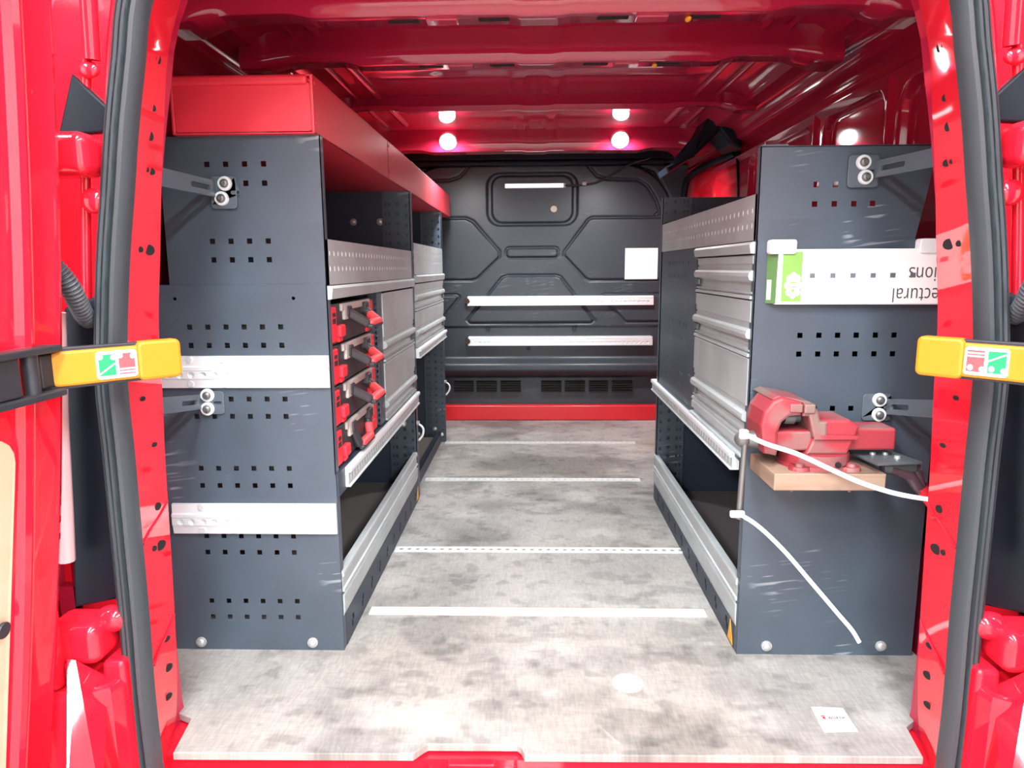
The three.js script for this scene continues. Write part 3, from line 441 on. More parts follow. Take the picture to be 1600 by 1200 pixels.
// extruded aluminium section, profile [out, y] pushed along z
function section(xf, d, prof, z0, z1, bev = 0) { const pts = prof.map(([p, y]) => [xf - d * p, y]); return ex(d < 0 ? pts : pts.slice().reverse(), z1, z0, bev); }
function flap(t, xf, d, y0, y1, z0, z1, lockFar) { // flap with a pull ledge along its lower edge
  const h = 0.062;
  const f = part('flap_door', [section(xf, d, [[-0.02, y0 + h], [-0.02, y1], [0.0, y1], [0.0015, y1 - 0.002], [0.0015, y0 + h + 0.016], [-0.001, y0 + h + 0.014], [-0.001, y0 + h]], z0, z1),
    ], M.alu, t);
  part('flap_pull', [section(xf, d, [[-0.02, y0], [-0.02, y0 + h + 0.001], [0.004, y0 + h + 0.001], [0.009, y0 + h - 0.004], [0.0105, y0 + h - 0.012], [0.008, y0 + h - 0.019], [0.0, y0 + h - 0.022], [-0.006, y0 + h - 0.026], [-0.006, y0 + 0.02], [-0.002, y0 + 0.017], [0.001, y0 + 0.016], [0.001, y0 + 0.012], [-0.003, y0 + 0.011], [-0.003, y0 + 0.0085], [0.004, y0 + 0.007], [0.005, y0 + 0.001]], z0, z1)], M.alu, f);
  const zl = lockFar ? z1 + 0.02 : z0 - 0.02;
  part('latch', [bx(xf - d * -0.002, xf - d * 0.006, y0 + h - 0.04, y0 + h - 0.024, zl - 0.016, zl + 0.016, 0.002)], M.steelDark, f);
  part('stop', [bx(xf - d * -0.002, xf - d * 0.004, y0 + h + 0.01, y0 + h + 0.03, (lockFar ? z1 + 0.006 : z0 - 0.006) - 0.004, (lockFar ? z1 + 0.006 : z0 - 0.006) + 0.004)], M.black, f);
  return f;
}
function shelfBar(t, xf, d, y0, y1, z0, z1) { return part('shelf_edge', [section(xf, d, [[-0.02, y0], [-0.02, y1], [0.006, y1], [0.012, y1 - 0.006], [0.009, y0 + 0.001], [0.003, y0]], z0, z1)], M.alu, t); }
function edgeRail(t, xf, d, y0, y1, z0, z1) { // bright lashing rail on a shelf edge
  const holes = [], ym = y0 + (y1 - y0) * 0.42; for (let z = -z0 + 0.02; z < -z1 - 0.01; z += 0.0265) holes.push(circ(z, ym, 0.0075, 8, 0.009));
  const xo = xf - d * 0.0118, r = part('edge_rail', [section(xf, d, [[-0.005, y0], [-0.005, y1], [0.016, y1], [0.018, y1 - 0.004], [0.018, y1 - 0.012], [0.011, y1 - 0.013], [0.011, y0 + 0.004], [0.016, y0 + 0.004], [0.016, y0]], z0, z1)], M.aluBright, t);
  part('rail_face', [exZ(rect(-z0, y0 + 0.004, -z1, y1 - 0.012), Math.min(xo, xo - d * 0.0006), Math.max(xo, xo - d * 0.0006), 0, holes)], M.alu, r);
  return r;
}
function frontBoard(t, xf, d, y0, y1, z0, z1) { const h = y1 - y0; return part('front_board', [section(xf, d, [[-0.012, y0], [-0.012, y1], [0.002, y1], [0.005, y1 - 0.004], [0.005, y1 - h * 0.12], [0.001, y1 - h * 0.14], [0.001, y0 + h * 0.62], [0.005, y0 + h * 0.6], [0.005, y0 + h * 0.55], [-0.001, y0 + h * 0.53], [-0.001, y0 + h * 0.47], [0.004, y0 + h * 0.45], [0.003, y0 + h * 0.1], [0.0, y0]], z0, z1)], M.alu, t); }
function kick(t, xf, d, y0, y1, z0, z1) {
  const holes = []; for (let z = -z0 + 0.05; z < -z1 - 0.03; z += 0.105) holes.push([[z, y0 + 0.02], [z + 0.012, y0 + 0.02], [z + 0.012, y0 + 0.035], [z + 0.022, y0 + 0.035], [z + 0.022, y0 + 0.05], [z + 0.008, y0 + 0.05], [z + 0.008, y0 + 0.036], [z, y0 + 0.036]]);
  return part('kick_plate', [exZ(rect(-z0, y0, -z1, y1), xf - 0.001, xf + 0.001, 0, holes), bx(xf + d * 0.03, xf + d * 0.032, y0, y1, z1, z0)], M.slateShade, t);
}
const HX = [-0.557, -0.598, -0.639, -0.68, -0.721, -0.762];
function bolts(t, list, z, r = 0.0125) { for (const [x, y] of list) part('bolt', [cyl([x, y, z], [x, y, z + 0.004], r * 1.05, r * 1.0, 20), ball([x, y, z + 0.004], r * 0.8, 1, 1, 0.6)], M.chrome, t); }

// ---- left near unit
{
  const t = thing('shelving_unit', [-0.65, 0, -2.09], 'slate shelving unit on the left nearest the tailgate, holding four black tool cases', 'shelving unit');
  const low = [], up = [];
  for (const y of [0.775, 0.734, 0.572, 0.45, 0.409, 0.2865, 0.2465, 0.1245, 0.084]) for (const x of HX) low.push(sq(x, y, 0.0115));
  for (const x of HX.slice(0, 4)) low.push(sq(x, 0.612, 0.0115));
  low.push(circ(-0.525, 0.838, 0.004), circ(-0.79, 0.838, 0.004));
  for (const x of [-0.574, -0.615, -0.656, -0.697]) { up.push(sq(x, 1.124, 0.0115), sq(x, 0.962, 0.0115), sq(x, 0.922, 0.0115)); } up.push(sq(-0.574, 1.084, 0.0115), sq(-0.615, 1.084, 0.0115));
  part('end_panel', [ex(rect(-0.862, 0.0, XL, 0.868), ZF - 0.002, ZF, 0, low), bx(XL - 0.002, XL, 0, 0.868, ZF - 0.024, ZF)], M.slate, t);
  part('upper_panel', [ex(rect(-0.80, 0.862, XL, 1.182), ZF - 0.0045, ZF - 0.0025, 0, up), bx(XL - 0.002, XL, 0.868, 1.182, ZF - 0.024, ZF - 0.0025)], M.slate, t);
  bolts(t, [[-0.795, 0.019], [-0.525, 0.02]], ZF, 0.012);
  const inn = []; for (let y = 0.05; y < 1.15; y += 0.0355) inn.push(sq(-1.555, y, 0.01)); // inner face of the near frame is hidden from the aisle
  part('back_panel', [bx(-0.85, -0.845, 0, 0.87, -2.64, -1.54), bx(-0.80, -0.795, 0.86, 1.18, -2.64, -1.54)], M.slateShade, t);
  endFrame(t, XL, -1, -2.645, 0, 1.182, 0.39, [[-0.563, 1.073], [-0.663, 1.073]]);
  slotLip(t, XL, -1, 0.866, 0.965, -1.54, -2.64, [0.936, 0.902]);
  shelfBar(t, XL, -1, 0.834, 0.864, -1.54, -2.64);
  part('shelf', [bx(-0.845, XL - 0.006, 0.846, 0.852, -2.64, -1.54)], M.slateShade, t);
  part('shelf', [bx(-0.845, XL - 0.002, 0.424, 0.436, -2.64, -1.54), bx(XL - 0.002, XL + 0.004, 0.38, 0.436, -2.64, -1.54)], M.slateShade, t);
  // divider beside the cases: perforated strip and smooth post
  { const holes = []; for (let y = 0.452; y < 0.825; y += 0.0165) holes.push(circ(-0.4575, y, 0.0036, 10, 0.0052)); part('divider', [ex(rect(-0.48, 0.438, XL - 0.002, 0.832), -2.04, -2.038, 0, holes), bx(XL - 0.3, XL - 0.004, 0.438, 0.832, -2.07, -2.055), bx(XL - 0.006, XL - 0.002, 0.438, 0.832, -2.1, -2.04)], M.slate, t); }
  flap(t, XL, -1, 0.62, 0.828, -2.102, -2.64, true);
  flap(t, XL, -1, 0.438, 0.616, -2.102, -2.64, true);
  edgeRail(t, XL, -1, 0.386, 0.434, -1.6, -2.645);
  frontBoard(t, XL, -1, 0.083, 0.197, -1.545, -2.625);
  kick(t, XL, -1, 0, 0.083, -1.56, -2.645);
  part('bottom_shelf', [bx(-0.845, XL - 0.03, 0.062, 0.07, -2.64, -1.56)], std({ color: srgb(96, 92, 90), roughness: 0.55 }), t);
  part('warning_sticker', [exZ([[2.6, 0.008], [2.636, 0.008], [2.63, 0.06]], XL + 0.001, XL + 0.002)], M.orange, t, 'small amber triangle sticker');
}
// ---- left far unit
{
  const t = thing('shelving_unit', [-0.65, 0, -3.13], 'slate shelving unit on the left beside the bulkhead, open at floor level', 'shelving unit');
  part('back_panel', [bx(-0.84, -0.835, 0, 1.18, -3.56, -2.69)], M.slateShade, t);
  endFrame(t, XL - 0.004, -1, -3.575, 0, 1.182, 0.385, [[-0.6, 0.04]]);
  part('frame_post', [bx(XL - 0.02, XL - 0.001, 0, 1.182, -2.695, -2.673, 0.003)], M.slate, t);
  slotLip(t, XL, -1, 0.878, 0.997, -2.698, -3.555, [0.965, 0.93]);
  shelfBar(t, XL, -1, 0.846, 0.876, -2.698, -3.555);
  part('shelf', [bx(-0.835, XL - 0.01, 0.852, 0.858, -3.56, -2.69)], M.slateShade, t);
  part('shelf', [bx(-0.835, XL - 0.01, 0.556, 0.562, -3.56, -2.69)], M.slateShade, t);
  flap(t, XL, -1, 0.738, 0.842, -2.695, -3.555, true);
  flap(t, XL, -1, 0.598, 0.735, -2.695, -3.555, true);
  edgeRail(t, XL, -1, 0.556, 0.594, -2.695, -3.555);
  part('kick_plate', [bx(XL - 0.03, XL - 0.027, 0, 0.055, -3.57, -2.675), bx(XL - 0.05, XL - 0.027, 0.052, 0.055, -3.57, -2.675)], M.slateShade, t);
  part('bottom_shelf', [bx(-0.835, XL - 0.035, 0.02, 0.028, -3.56, -2.69)], std({ color: srgb(120, 114, 108), roughness: 0.6 }), t);
  bolts(t, [[-0.475, 0.04], [-0.51, 0.07]], -3.572, 0.011);
}
// ---- right near unit
{
  const t = thing('shelving_unit', [0.69, 0, -2.09], 'slate shelving unit along the right side, with the red vise on its end', 'shelving unit');
  const low = [], up = [], hx = [0.583, 0.624, 0.664, 0.704, 0.745, 0.785];
  for (const x of hx) low.push(sq(x, 0.752, 0.0115), sq(x, 0.711, 0.0115), sq(x, 0.59, 0.0115), sq(x, 0.88, 0.0115));
  for (const x of [0.599, 0.639]) up.push(sq(x, 1.07, 0.0115)); for (const x of [0.598, 0.639, 0.68, 0.719]) up.push(sq(x, 1.03, 0.0115));
  part('end_panel', [ex(rect(XR, 0.0, 0.886, 0.956), ZF - 0.002, ZF, 0, low), bx(XR, XR + 0.002, 0, 0.956, ZF - 0.024, ZF)], M.slate, t);
  part('upper_panel', [ex([[XR, 0.95], [0.812, 0.95], [0.832, 1.06], [0.843, 1.148], [XR, 1.148]], ZF - 0.0045, ZF - 0.0025, 0, up), bx(XR, XR + 0.002, 0.956, 1.148, ZF - 0.024, ZF - 0.0025), bx(XR, 0.843, 1.1465, 1.149, ZF - 0.022, ZF - 0.0025), bx(XR + 0.002, XR + 0.055, 1.148, 1.1515, ZF - 0.02, ZF)], M.slate, t);
  bolts(t, [[0.549, 0.022], [0.813, 0.024]], ZF, 0.012);
  part('back_panel', [bx(0.865, 0.87, 0, 0.955, -2.64, -1.54)], M.slateShade, t);
  endFrame(t, XR, 1, -2.648, 0, 1.152, 0.385);
  slotLip(t, XR, 1, 0.956, 1.053, -1.545, -2.64, [1.02, 0.988]);
  shelfBar(t, XR, 1, 0.928, 0.953, -1.545, -2.07);
  part('shelf', [bx(XR + 0.006, 0.865, 0.942, 0.948, -2.64, -1.545)], M.slateShade, t);
  { const holes = []; for (const y of [0.915, 0.872, 0.72, 0.675, 0.56, 0.525]) for (let k = 0; k < 10; k++) holes.push(circ(2.2 + k * 0.034, y, 0.0042, 8, 0.008)); part('perforated_panel', [exZ(rect(2.078, 0.474, 2.64, 0.955), XR + 0.002, XR + 0.004, 0, holes), bx(XR + 0.0, XR + 0.3, 0.474, 0.953, -2.085, -2.072)], M.slate, t); }
  flap(t, XR, 1, 0.829, 0.925, -1.55, -2.066, true);
  flap(t, XR, 1, 0.702, 0.826, -1.55, -2.066, true);
  flap(t, XR, 1, 0.516, 0.699, -1.55, -2.066, true);
  part('flap_sill', [section(XR, 1, [[-0.03, 0.474], [-0.03, 0.513], [0.0, 0.513], [0.004, 0.508], [0.004, 0.49], [-0.004, 0.488], [-0.004, 0.48], [0.01, 0.478], [0.01, 0.474]], -1.55, -2.066)], M.alu, t);
  part('shelf', [bx(XR - 0.006, 0.865, 0.462, 0.473, -2.645, -1.545)], M.slateShade, t);
  edgeRail(t, XR, 1, 0.43, 0.472, -1.6, -2.7);
  frontBoard(t, XR, 1, 0.062, 0.182, -1.55, -2.66);
  kick(t, XR, 1, 0, 0.062, -1.56, -2.65);
  part('bottom_shelf', [bx(XR + 0.03, 0.865, 0.03, 0.038, -2.64, -1.56)], std({ color: srgb(92, 88, 88), roughness: 0.55 }), t);
  part('warning_sticker', [exZ([[1.565, 0.006], [1.605, 0.006], [1.59, 0.06]], XR - 0.002, XR - 0.001)], M.orange, t, 'small amber triangle sticker');
}
// ---- red top trays on the left racks
for (const [z0, z1, label] of [[-1.52, -2.283, 'red sheet metal tray on top of the near left rack, rolled front edge'], [-2.288, -3.98, 'red sheet metal tray on top of the left racks, running back to the bulkhead']]) {
  const t = thing('top_tray', [-0.605, 1.182, (z0 + z1) / 2], label, 'tray');
  const xa = -0.757, xb = -0.454;
  part('tray_bottom', [bx(xa, xb, 1.182, 1.185, z1, z0, 0.001)], M.redTray, t);
  part('tray_side', [bx(xb - 0.003, xb, 1.182, 1.299, z1, z0, 0.001), bx(xb - 0.016, xb, 1.296, 1.2995, z1, z0, 0.001)], M.redTray, t);
  part('tray_side', [bx(xa, xa + 0.003, 1.182, 1.299, z1, z0, 0.001), bx(xa, xa + 0.014, 1.296, 1.2995, z1, z0, 0.001)], M.redTray, t);
  part('tray_end', [ex(rrect(xa + 0.006, 1.187, xb - 0.007, 1.284, 0.006), z0 - 0.006, z0 - 0.003, 0.001), bx(xa, xa + 0.006, 1.183, 1.297, z0 - 0.004, z0, 0.002), bx(xb - 0.007, xb, 1.183, 1.299, z0 - 0.004, z0 + 0.001, 0.002)], M.redTray, t);
  part('rolled_lip', [bx(xa - 0.004, xb - 0.011, 1.279, 1.2995, z0 - 0.012, z0 + 0.006, 0.009)], M.redTray, t);
  part('tray_end', [bx(xa, xb, 1.182, 1.297, z1, z1 + 0.003)], M.redTray, t);
  for (const y of [1.205, 1.285]) part('rivet', [ball([xb, y, z0 - 0.012], 0.004, 0.5, 1, 1)], M.redTray, t);
}
// ---- tool cases
{
  const cz = -1.768, proto = thing('tool_case', [-0.6, 0.4365, cz], '', 'tool case', 'tool cases stacked in the left rack');
  const y0 = 0.437, h = 0.0945, xf = XL - 0.008;
  part('body', [bx(-0.8, xf, y0, y0 + h, -1.985, -1.55, 0.006), bx(-0.79, xf - 0.004, y0 + h * 0.62, y0 + h * 0.7, -1.986, -1.549, 0.002)], M.caseBlack, proto);
  for (const [a, b] of [[-1.548, -1.612], [-1.945, -1.987]]) { const r = part('corner_guard', [bx(xf - 0.05, xf + 0.006, y0 + 0.006, y0 + h - 0.006, b, a, 0.005)], M.redPlastic, proto, 'red corner guard'); if (a > -1.6) part('guard_mark', [bx(xf + 0.0055, xf + 0.0068, y0 + 0.05, y0 + 0.062, -1.6, -1.575), bx(xf + 0.0055, xf + 0.0068, y0 + 0.066, y0 + 0.075, -1.6, -1.577)], M.black, r); }
  for (const [a, b] of [[-1.62, -1.662], [-1.9, -1.938]]) part('latch', [bx(xf - 0.002, xf + 0.013, y0 + 0.016, y0 + 0.044, b, a, 0.004), bx(xf - 0.002, xf + 0.006, y0 + 0.004, y0 + 0.018, b + 0.006, a - 0.006, 0.002)], M.redPlastic, proto, 'red latch');
  part('lid_clip', [bx(xf - 0.004, xf + 0.006, y0 + h - 0.02, y0 + h - 0.002, -1.95, -1.66, 0.003), bx(xf - 0.002, xf + 0.007, y0 + h - 0.042, y0 + h - 0.004, -1.73, -1.68, 0.003), bx(xf - 0.002, xf + 0.007, y0 + h - 0.042, y0 + h - 0.004, -1.945, -1.915, 0.003)], M.caseGrey, proto, 'grey translucent lid clip');
  const handle = (parent, fold) => {
    const o = V(xf, y0 + h - 0.024, 0), tip = fold ? V(xf + 0.016, y0 + 0.016, 0) : V(xf + 0.05, y0 + h - 0.056, 0), mid = (k) => o.clone().lerp(tip, k);
    const bar = (p, q, w, hh) => { const A = V(...p), B = V(...q), d = B.clone().sub(A), g = new RoundedBoxGeometry(w, hh, d.length() + 0.006, 2, Math.min(w, hh) * 0.4); g.applyQuaternion(new THREE.Quaternion().setFromRotationMatrix(new THREE.Matrix4().lookAt(A, B, V(0, 1, 0.001)))); return g.translate((A.x + B.x) / 2, (A.y + B.y) / 2, (A.z + B.z) / 2); };
    const m = mid(1), hnd = part('handle', [bar([o.x, o.y, -1.715], [m.x - 0.004, m.y, -1.745], 0.02, 0.024), bar([o.x, o.y, -1.875], [mid(0.5).x, mid(0.5).y, -1.87], 0.02, 0.022), bar([m.x + 0.003, m.y - 0.006, -1.742], [m.x + 0.003, m.y - 0.006, -1.86], 0.016, 0.012), bx(o.x - 0.006, o.x + 0.016, o.y - 0.012, o.y + 0.016, -1.9, -1.86, 0.004), bx(o.x - 0.006, o.x + 0.012, o.y - 0.012, o.y + 0.014, -1.735, -1.7, 0.004)], M.caseBlack, parent, 'dark grey handle');
    part('grip', [bar([m.x, m.y, -1.748], [m.x, m.y, -1.857], 0.022, 0.02), bar([m.x, m.y, -1.85], [mid(0.45).x, mid(0.45).y, -1.868], 0.022, 0.02)], std({ color: srgb(236, 74, 78), roughness: 0.5 }), hnd, 'red grip');
  };
  const fixed = proto.clone(); scene.remove(fixed); handle(proto, false);
  const labels = ['topmost of four black tool cases with red guards, its handle folded out', 'second black tool case from the top, red grip handle folded out', 'third black tool case from the top, red grip handle folded out'];
  proto.position.y = 0.4365 + 3 * 0.0966; proto.userData.label = labels[0];
  for (let i = 1; i < 3; i++) { const c = proto.clone(); c.name = numbered('tool_case'); c.position.y = 0.4365 + (3 - i) * 0.0966; c.userData.label = labels[i]; scene.add(c); }
  fixed.name = numbered('tool_case'); fixed.position.y = 0.4365; fixed.userData = { label: 'lowest of four black tool cases, its red handle hanging down', category: 'tool case', group: 'tool cases stacked in the left rack' }; scene.add(fixed); offs.set(fixed, V(-0.6, 0.4365, cz)); handle(fixed, true);
}
// ---- bright rails across the left rack end
for (const [y0, y1, label] of [[0.638, 0.711, 'upper bright aluminium rail across the end of the left rack, level with the yellow strap'], [0.294, 0.367, 'lower bright aluminium rail across the end of the left rack']]) {
  const t = thing('end_rail', [-0.64, y0, ZF + 0.008], label, 'rail');
  const holes = [], h = y1 - y0; for (let x = -0.815; x < -0.46; x += 0.0265) holes.push(circ(x, y0 + h * 0.42, 0.0075, 10));
  const xa = -0.835, xb = -0.452, pr = [[0, y0], [0.006, y0 + 0.001], [0.009, y0 + h * 0.3], [0.005, y0 + h * 0.32], [0.005, y0 + h * 0.52], [0.011, y0 + h * 0.56], [0.011, y0 + h * 0.66], [0.007, y0 + h * 0.7], [0.006, y1 - 0.001], [0, y1]];
  // side profile [out, y] pushed along x
  const g = ex(pr, 0, xb - xa).rotateY(-Math.PI / 2).translate(xb, 0, ZF + 0.001);
  part('rail_body', [g], M.aluBright, t);
  part('rail_face', [ex(rect(xa, y0 + h * 0.3, xb, y0 + h * 0.54), ZF + 0.0095, ZF + 0.0115, 0, holes)], M.aluBright, t);
  for (const x of [-0.765, -0.69, -0.5]) for (const y of [y1 - 0.008, y0 + 0.01]) part('screw', [cyl([x, y, ZF + 0.006], [x, y, ZF + 0.0105], 0.0085, 0.007)], M.aluRail, t);
}
// ---- mounting brackets with bolts
function bracket(label, pl, arm, bl, d) { // pl = plate rect on the panel, arm = [[x,y] at plate, [x,y,z] at pillar, height]
  const [x0, y0, x1, y1] = pl, t = thing('mounting_bracket', [(x0 + x1) / 2, y0, ZF], label, 'bracket'), z = ZF + 0.001;
  const ym = (y0 + y1) / 2, holes = [rrect(bl[0][0] + 0.012, ym - 0.003, bl[0][0] + 0.03, ym + 0.003, 0.0025)];
  part('plate', [ex(rrect(x0, y0, x1, y1, 0.008), z, z + 0.004, 0.001, holes)], M.bracket, t);
  const [A, B, h] = arm, L = Math.hypot(B[0] - A[0], B[1] - A[1], B[2] - z), g = ex(rect(0, -h / 2, L, h / 2), -0.0025, 0.0025, 0, [rrect(L * 0.1, -h * 0.16, L * 0.42, h * 0.16, h * 0.15)]);
  const X = V(B[0] - A[0], B[1] - A[1], B[2] - z).normalize(), Y = V(0, 1, 0), Z = X.clone().cross(Y).normalize(), Y2 = Z.clone().cross(X);
  g.applyMatrix4(new THREE.Matrix4().makeBasis(X, Y2, Z)).translate(A[0], A[1], z + 0.004);
  part('arm', [g], M.bracket, t);
  for (const [x, y] of bl) part('bolt', [new THREE.SphereGeometry(0.0095, 20, 12).scale(1, 1, 0.75).translate(x, y, z + 0.009), cyl([x, y, z + 0.015], [x, y, z + 0.0172], 0.005, 0.0045, 6)], M.steel, part('washer', [cyl([x, y, z + 0.004], [x, y, z + 0.0085], 0.0155, 0.0145, 24)], M.aluBright, t));
}
bracket('slotted grey bracket with two bolts at the top of the left rack end', [-0.69, 1.03, -0.634, 1.098], [[-0.68, 1.072], [-0.685, 1.07, -1.28], 0.034], [[-0.657, 1.083], [-0.666, 1.052]], -1);
bracket('slotted grey bracket with two bolts between the two bright rails on the left', [-0.752, 0.578, -0.695, 0.631], [[-0.748, 0.607], [-0.725, 0.645, -1.28], 0.033], [[-0.731, 0.622], [-0.733, 0.591]], -1);
bracket('slotted grey bracket with two bolts at the top of the right rack end', [0.66, 1.062, 0.724, 1.128], [[0.715, 1.098], [0.735, 1.092, -1.28], 0.034], [[0.69, 1.113], [0.696, 1.083]], 1);
bracket('slotted grey bracket with two bolts above the steel swivel plate on the right', [0.727, 0.563, 0.79, 0.623], [[0.78, 0.595], [0.76, 0.64, -1.28], 0.034], [[0.762, 0.61], [0.763, 0.577]], 1);
// ---- open hooks on the left rack posts
for (const [z, y, label] of [[-2.66, 0.238, 'open white metal hook on the post between the left racks'], [-3.55, 0.258, 'open white metal hook on the last left rack post by the bulkhead']]) {
  const t = thing('hook', [-0.438, y, z], label, 'hook'), h = 0.07;
  part('bail', [tube([[-0.446, y + h * 0.93, z + 0.004], [-0.432, y + h * 0.8, z + 0.004], [-0.425, y + h * 0.62, z + 0.004], [-0.428, y + h * 0.3, z + 0.004], [-0.436, y + h * 0.12, z + 0.004], [-0.444, y, z + 0.004]], 0.0042, 30, 8)], M.white, t);
  part('foot', [cyl([-0.452, y + h * 0.97, z + 0.004], [-0.44, y + h * 0.97, z + 0.004], 0.009), ball([-0.443, y, z + 0.004], 0.0055)], M.chrome, t);
}
single('rack_bolt', [cyl([-0.5, 0.345, -2.4], [-0.46, 0.36, -2.4], 0.008), ball([-0.455, 0.362, -2.4], 0.011)], M.chrome, 'short bright bolt head hanging just under the left shelf rail', 'bolt');

// ---- printed cardboard sleeve with clips on the right rack end
{
  const t = thing('sign_box', [0.7, 0.82, ZF + 0.016], 'flat white printed box with green end, clipped upside down on the right rack', 'box');
  const cv = canvasTex(1024, 256, (c, w, h) => {
    c.fillStyle = '#fdfdfc'; c.fillRect(0, 0, w, h); const gr = c.createLinearGradient(0, 0, 0, h);
    c.fillStyle = '#74a04c'; c.fillRect(26, 10, 112, h - 20); c.fillStyle = '#fdfdfc';
    for (let i = 0; i < 8; i++) { const a = (i / 8) * Math.PI * 2; c.beginPath(); c.arc(92 + 34 * Math.cos(a), 168 + 46 * Math.sin(a), 17, 0, 7); c.fill(); } c.beginPath(); c.arc(92, 168, 38, 0, 7); c.fill();
    c.fillStyle = '#74a04c'; c.fillRect(74, 150, 34, 7); c.fillRect(82, 172, 30, 7); c.beginPath(); c.arc(92, 192, 9, 0, 7); c.fill();
    c.save(); c.translate(w, h); c.rotate(Math.PI); c.fillStyle = '#4a4a4e'; c.font = '87px sans-serif';
    const t1 = 'Architectural', t2 = 'Solutions'; const right = w - 652; c.fillText(t1, right - c.measureText(t1).width, 72); c.fillText(t2, w - 738 - c.measureText(t2).width, 170); c.restore();
  });
  const g = new THREE.ExtrudeGeometry(shapeOf(rect(0.521, 0.821, 0.9, 0.935)), { depth: 0.001, bevelEnabled: false }).toNonIndexed(); { const p = g.attributes.position, uv = g.attributes.uv; for (let i = 0; i < p.count; i++) uv.setXY(i, (p.getX(i) - 0.521) / 0.379, (p.getY(i) - 0.821) / 0.114); } g.userData.keepUV = true; g.translate(0, 0, ZF + 0.018);
  part('sleeve', [ex([[0.52, 0.82], [0.9, 0.818], [0.9, 0.936], [0.522, 0.936]], ZF + 0.002, ZF + 0.018, 0.002)], M.white, t);
  part('printed_face', [g], std({ map: cv, roughness: 0.55 }), t);
  const lg = ex([[0.501, 0.0], [0.521, 0.0], [0.521, 0.001], [0.501, 0.001]], 0, 0.11); // green return side
  part('green_end', [exY([[0.503, 1.533], [0.52, 1.518], [0.522, 1.52], [0.505, 1.5345]], 0.822, 0.934)], std({ color: srgb(70, 108, 60), roughness: 0.5 }), t, 'green folded end with white leaf print');
  part('end_print', [exY([[0.5045, 1.5305], [0.5115, 1.5243], [0.512, 1.525], [0.505, 1.532]], 0.83, 0.872)], std({ color: srgb(196, 214, 188), roughness: 0.5 }), t);
  for (const x of [0.594, 0.637, 0.679, 0.721, 0.762, 0.804]) part('slot_hole', [bx(x - 0.0055, x + 0.0055, 0.8755, 0.8855, ZF + 0.018, ZF + 0.0197)], std({ color: srgb(92, 100, 108), roughness: 0.6 }), t);
  for (const [a, b] of [[0.501, 0.557], [0.812, 0.9]]) part('clip', [ex(rrect(a, 0.926, b, 0.956, 0.006), ZF + 0.001, ZF + 0.024, 0.002)], M.white, t, 'white plastic clip');
}
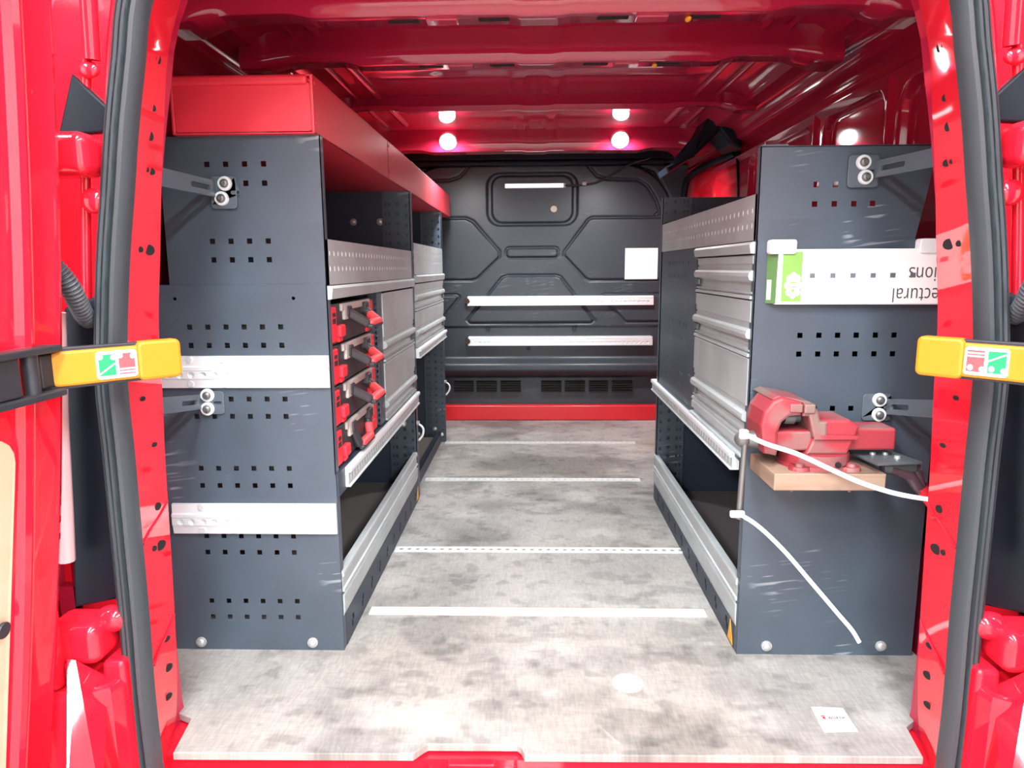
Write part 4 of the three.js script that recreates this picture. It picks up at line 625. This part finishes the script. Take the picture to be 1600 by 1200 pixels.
// ---- wooden board and vise
{
  single('wooden_board', [bx(0.487, 0.709, 0.4535, 0.4895, -1.53, -1.37, 0.003), cyl([0.528, 0.448, -1.385], [0.528, 0.456, -1.385], 0.003), cyl([0.645, 0.447, -1.385], [0.645, 0.456, -1.385], 0.003)], M.wood, 'thick pale wooden board jutting out beneath the red vise', 'board');
  const t = thing('bench_vise', [0.595, 0.4895, -1.45], 'worn red bench vise bolted on the wooden board at the right rack end', 'vise');
  const yb = 0.4897;
  const base = part('swivel_base', [cyl([0.595, yb, -1.452], [0.595, yb + 0.008, -1.452], 0.074, 0.072, 40), cyl([0.595, yb + 0.008, -1.452], [0.595, yb + 0.03, -1.452], 0.069, 0.068, 40), ...[[0.547, -1.4], [0.648, -1.4], [0.643, -1.505]].map(([x, z]) => cyl([x, yb, z], [x, yb + 0.008, z], 0.022, 0.02, 20))], M.viseRed, t);
  for (const [x, z] of [[0.545, -1.396], [0.65, -1.396], [0.62, -1.425]]) part('base_bolt', [cyl([x, yb + (x === 0.62 ? 0.028 : 0.006), z], [x, yb + (x === 0.62 ? 0.037 : 0.014), z], 0.011, 0.009, 6)], M.viseWorn, base);
  part('bolt_hole', [cyl([0.618, yb + 0.014, -1.386], [0.618, yb + 0.014, -1.382], 0.006)], M.hole, base);
  part('body', [ex([[0.56, 0.519], [0.644, 0.519], [0.658, 0.55], [0.667, 0.579], [0.645, 0.592], [0.59, 0.592], [0.576, 0.583], [0.573, 0.553]], -1.5, -1.405, 0.006), ex([[0.572, 0.552], [0.66, 0.552], [0.663, 0.56], [0.575, 0.562]], -1.404, -1.399, 0.001)], M.viseRed, t);
  part('fixed_jaw', [ex([[0.548, 0.6], [0.56, 0.6], [0.572, 0.555], [0.6, 0.555], [0.598, 0.588], [0.585, 0.59], [0.578, 0.612], [0.568, 0.625], [0.548, 0.628]], -1.505, -1.4, 0.005)], M.viseWorn, t);
  part('moving_jaw', [ex([[0.475, 0.522], [0.5, 0.517], [0.503, 0.53], [0.5, 0.565], [0.508, 0.588], [0.522, 0.6], [0.546, 0.602], [0.546, 0.628], [0.53, 0.634], [0.505, 0.64], [0.486, 0.632], [0.47, 0.61], [0.465, 0.58], [0.468, 0.552]], -1.505, -1.4, 0.007)], M.viseRed, t);
  part('slide_bar', [bx(0.5, 0.575, 0.525, 0.567, -1.49, -1.412, 0.006)], M.viseRed, t);
  part('slide_bar', [bx(0.64, 0.749, 0.524, 0.571, -1.49, -1.42, 0.007)], M.viseRed, t);
  part('jaw_plate', [bx(0.52, 0.5465, 0.608, 0.627, -1.51, -1.396, 0.004)], M.viseWorn, t, 'pinkish worn jaw plate');
  part('jaw_plate', [bx(0.5485, 0.572, 0.606, 0.626, -1.51, -1.396, 0.004)], M.viseWorn, t, 'pinkish worn jaw plate');
  part('top_deck', [ex([[0.486, 0.634], [0.5, 0.641], [0.53, 0.636], [0.565, 0.628], [0.565, 0.624], [0.5, 0.634]], -1.53, -1.41, 0.001)], M.viseWorn, t);
  part('screw', [cyl([0.5, 0.589, -1.452], [0.56, 0.589, -1.452], 0.012), cyl([0.52, 0.592, -1.43], [0.54, 0.592, -1.43], 0.014, 0.014, 6)], M.steelDark, t);
  const hnd = part('handle', [cyl([0.4415, 0.38, -1.44], [0.4465, 0.545, -1.44], 0.0062), cyl([0.4405, 0.37, -1.44], [0.4415, 0.384, -1.44], 0.0095)], M.steel, t, 'bare steel turning bar');
  part('screw_head', [cyl([0.443, 0.541, -1.452], [0.48, 0.541, -1.452], 0.0155, 0.02, 24), ball([0.445, 0.541, -1.45], 0.018)], M.steel, hnd);
}
// ---- swivel bracket beside the vise
{
  const t = thing('swivel_bracket', [0.74, 0.39, -1.43], 'dark steel swivel plate on a curved arm with red handle, right of the vise', 'bracket');
  part('plate', [exY([[0.672, 1.5], [0.76, 1.5], [0.785, 1.385], [0.69, 1.372]], 0.505, 0.511, 0.001)], M.steelDark, t);
  for (const [x, z] of [[0.712, -1.44], [0.738, -1.44], [0.748, -1.41]]) part('bolt', [cyl([x, 0.51, z], [x, 0.516, z], 0.007, 0.006, 6)], M.chrome, t);
  part('pivot', [cyl([0.714, 0.494, -1.4], [0.73, 0.494, -1.4], 0.012), bx(0.72, 0.785, 0.484, 0.505, -1.43, -1.395, 0.005), cyl([0.768, 0.49, -1.41], [0.795, 0.49, -1.41], 0.01)], M.steelDark, t);
  part('arm', [tube([[0.725, 0.492, -1.405], [0.75, 0.486, -1.405], [0.775, 0.474, -1.405], [0.79, 0.455, -1.405], [0.8, 0.445, -1.405]], 0.012, 30, 10), tube([[0.785, 0.5, -1.41], [0.792, 0.475, -1.408], [0.8, 0.448, -1.405]], 0.01, 20, 10)], std({ color: srgb(104, 84, 92), roughness: 0.35, metalness: 0.5 }), t);
  part('grip', [tube([[0.797, 0.452, -1.405], [0.815, 0.43, -1.405], [0.84, 0.395, -1.405]], 0.0135, 20, 12)], M.redPlastic, t, 'red plastic grip');
}
// ---- white cable ties on the vise bar
{
  const strap = (pts, w0, w1) => { const c = new THREE.CatmullRomCurve3(pts.map((p) => V(...p)), false, 'centripetal'); return grid(60, 8, (u, v) => { const p = c.getPoint(u), tg = c.getTangent(u), n = V(-tg.y, tg.x, 0).normalize(), w = w0 + (w1 - w0) * sstep(0.9, 1, u), a = v * Math.PI * 2; return [p.x + n.x * w * Math.cos(a), p.y + n.y * w * Math.cos(a), p.z + 0.0016 * Math.sin(a)]; }); };
  let t = thing('cable_tie', [0.43, 0.44, -1.41], 'long white cable tie sagging from the vise knob rightwards to the red pillar', 'cable tie');
  part('strap', [strap([[0.436, 0.562, -1.405], [0.47, 0.548, -1.385], [0.53, 0.53, -1.37], [0.59, 0.503, -1.36], [0.65, 0.477, -1.352], [0.72, 0.456, -1.345], [0.78, 0.449, -1.33], [0.8, 0.45, -1.315]], 0.0048, 0.0044)], M.white, t);
  part('tail', [strap([[0.735, 0.4495, -1.262], [0.72, 0.452, -1.225], [0.712, 0.46, -1.2]], 0.0025, 0.0012)], M.redPlastic, t, 'thin reddish tail tip over the pillar');
  part('head', [bx(0.424, 0.441, 0.553, 0.572, -1.412, -1.398, 0.003)], M.white, t);
  t = thing('cable_tie', [0.43, 0.12, -1.42], 'long white cable tie on the lower vise bar end, hanging down towards the floor', 'cable tie');
  part('strap', [strap([[0.44, 0.384, -1.422], [0.47, 0.366, -1.41], [0.52, 0.32, -1.4], [0.59, 0.24, -1.4], [0.65, 0.17, -1.4], [0.68, 0.135, -1.4], [0.697, 0.108, -1.4]], 0.0045, 0.0044)], M.white, t);
  part('head', [bx(0.418, 0.448, 0.3775, 0.3915, -1.43, -1.419, 0.003)], M.white, t);
}
scene.traverse((o) => { if (o.isMesh) { o.castShadow = true; o.receiveShadow = true; } });
renderer.render(scene, camera);
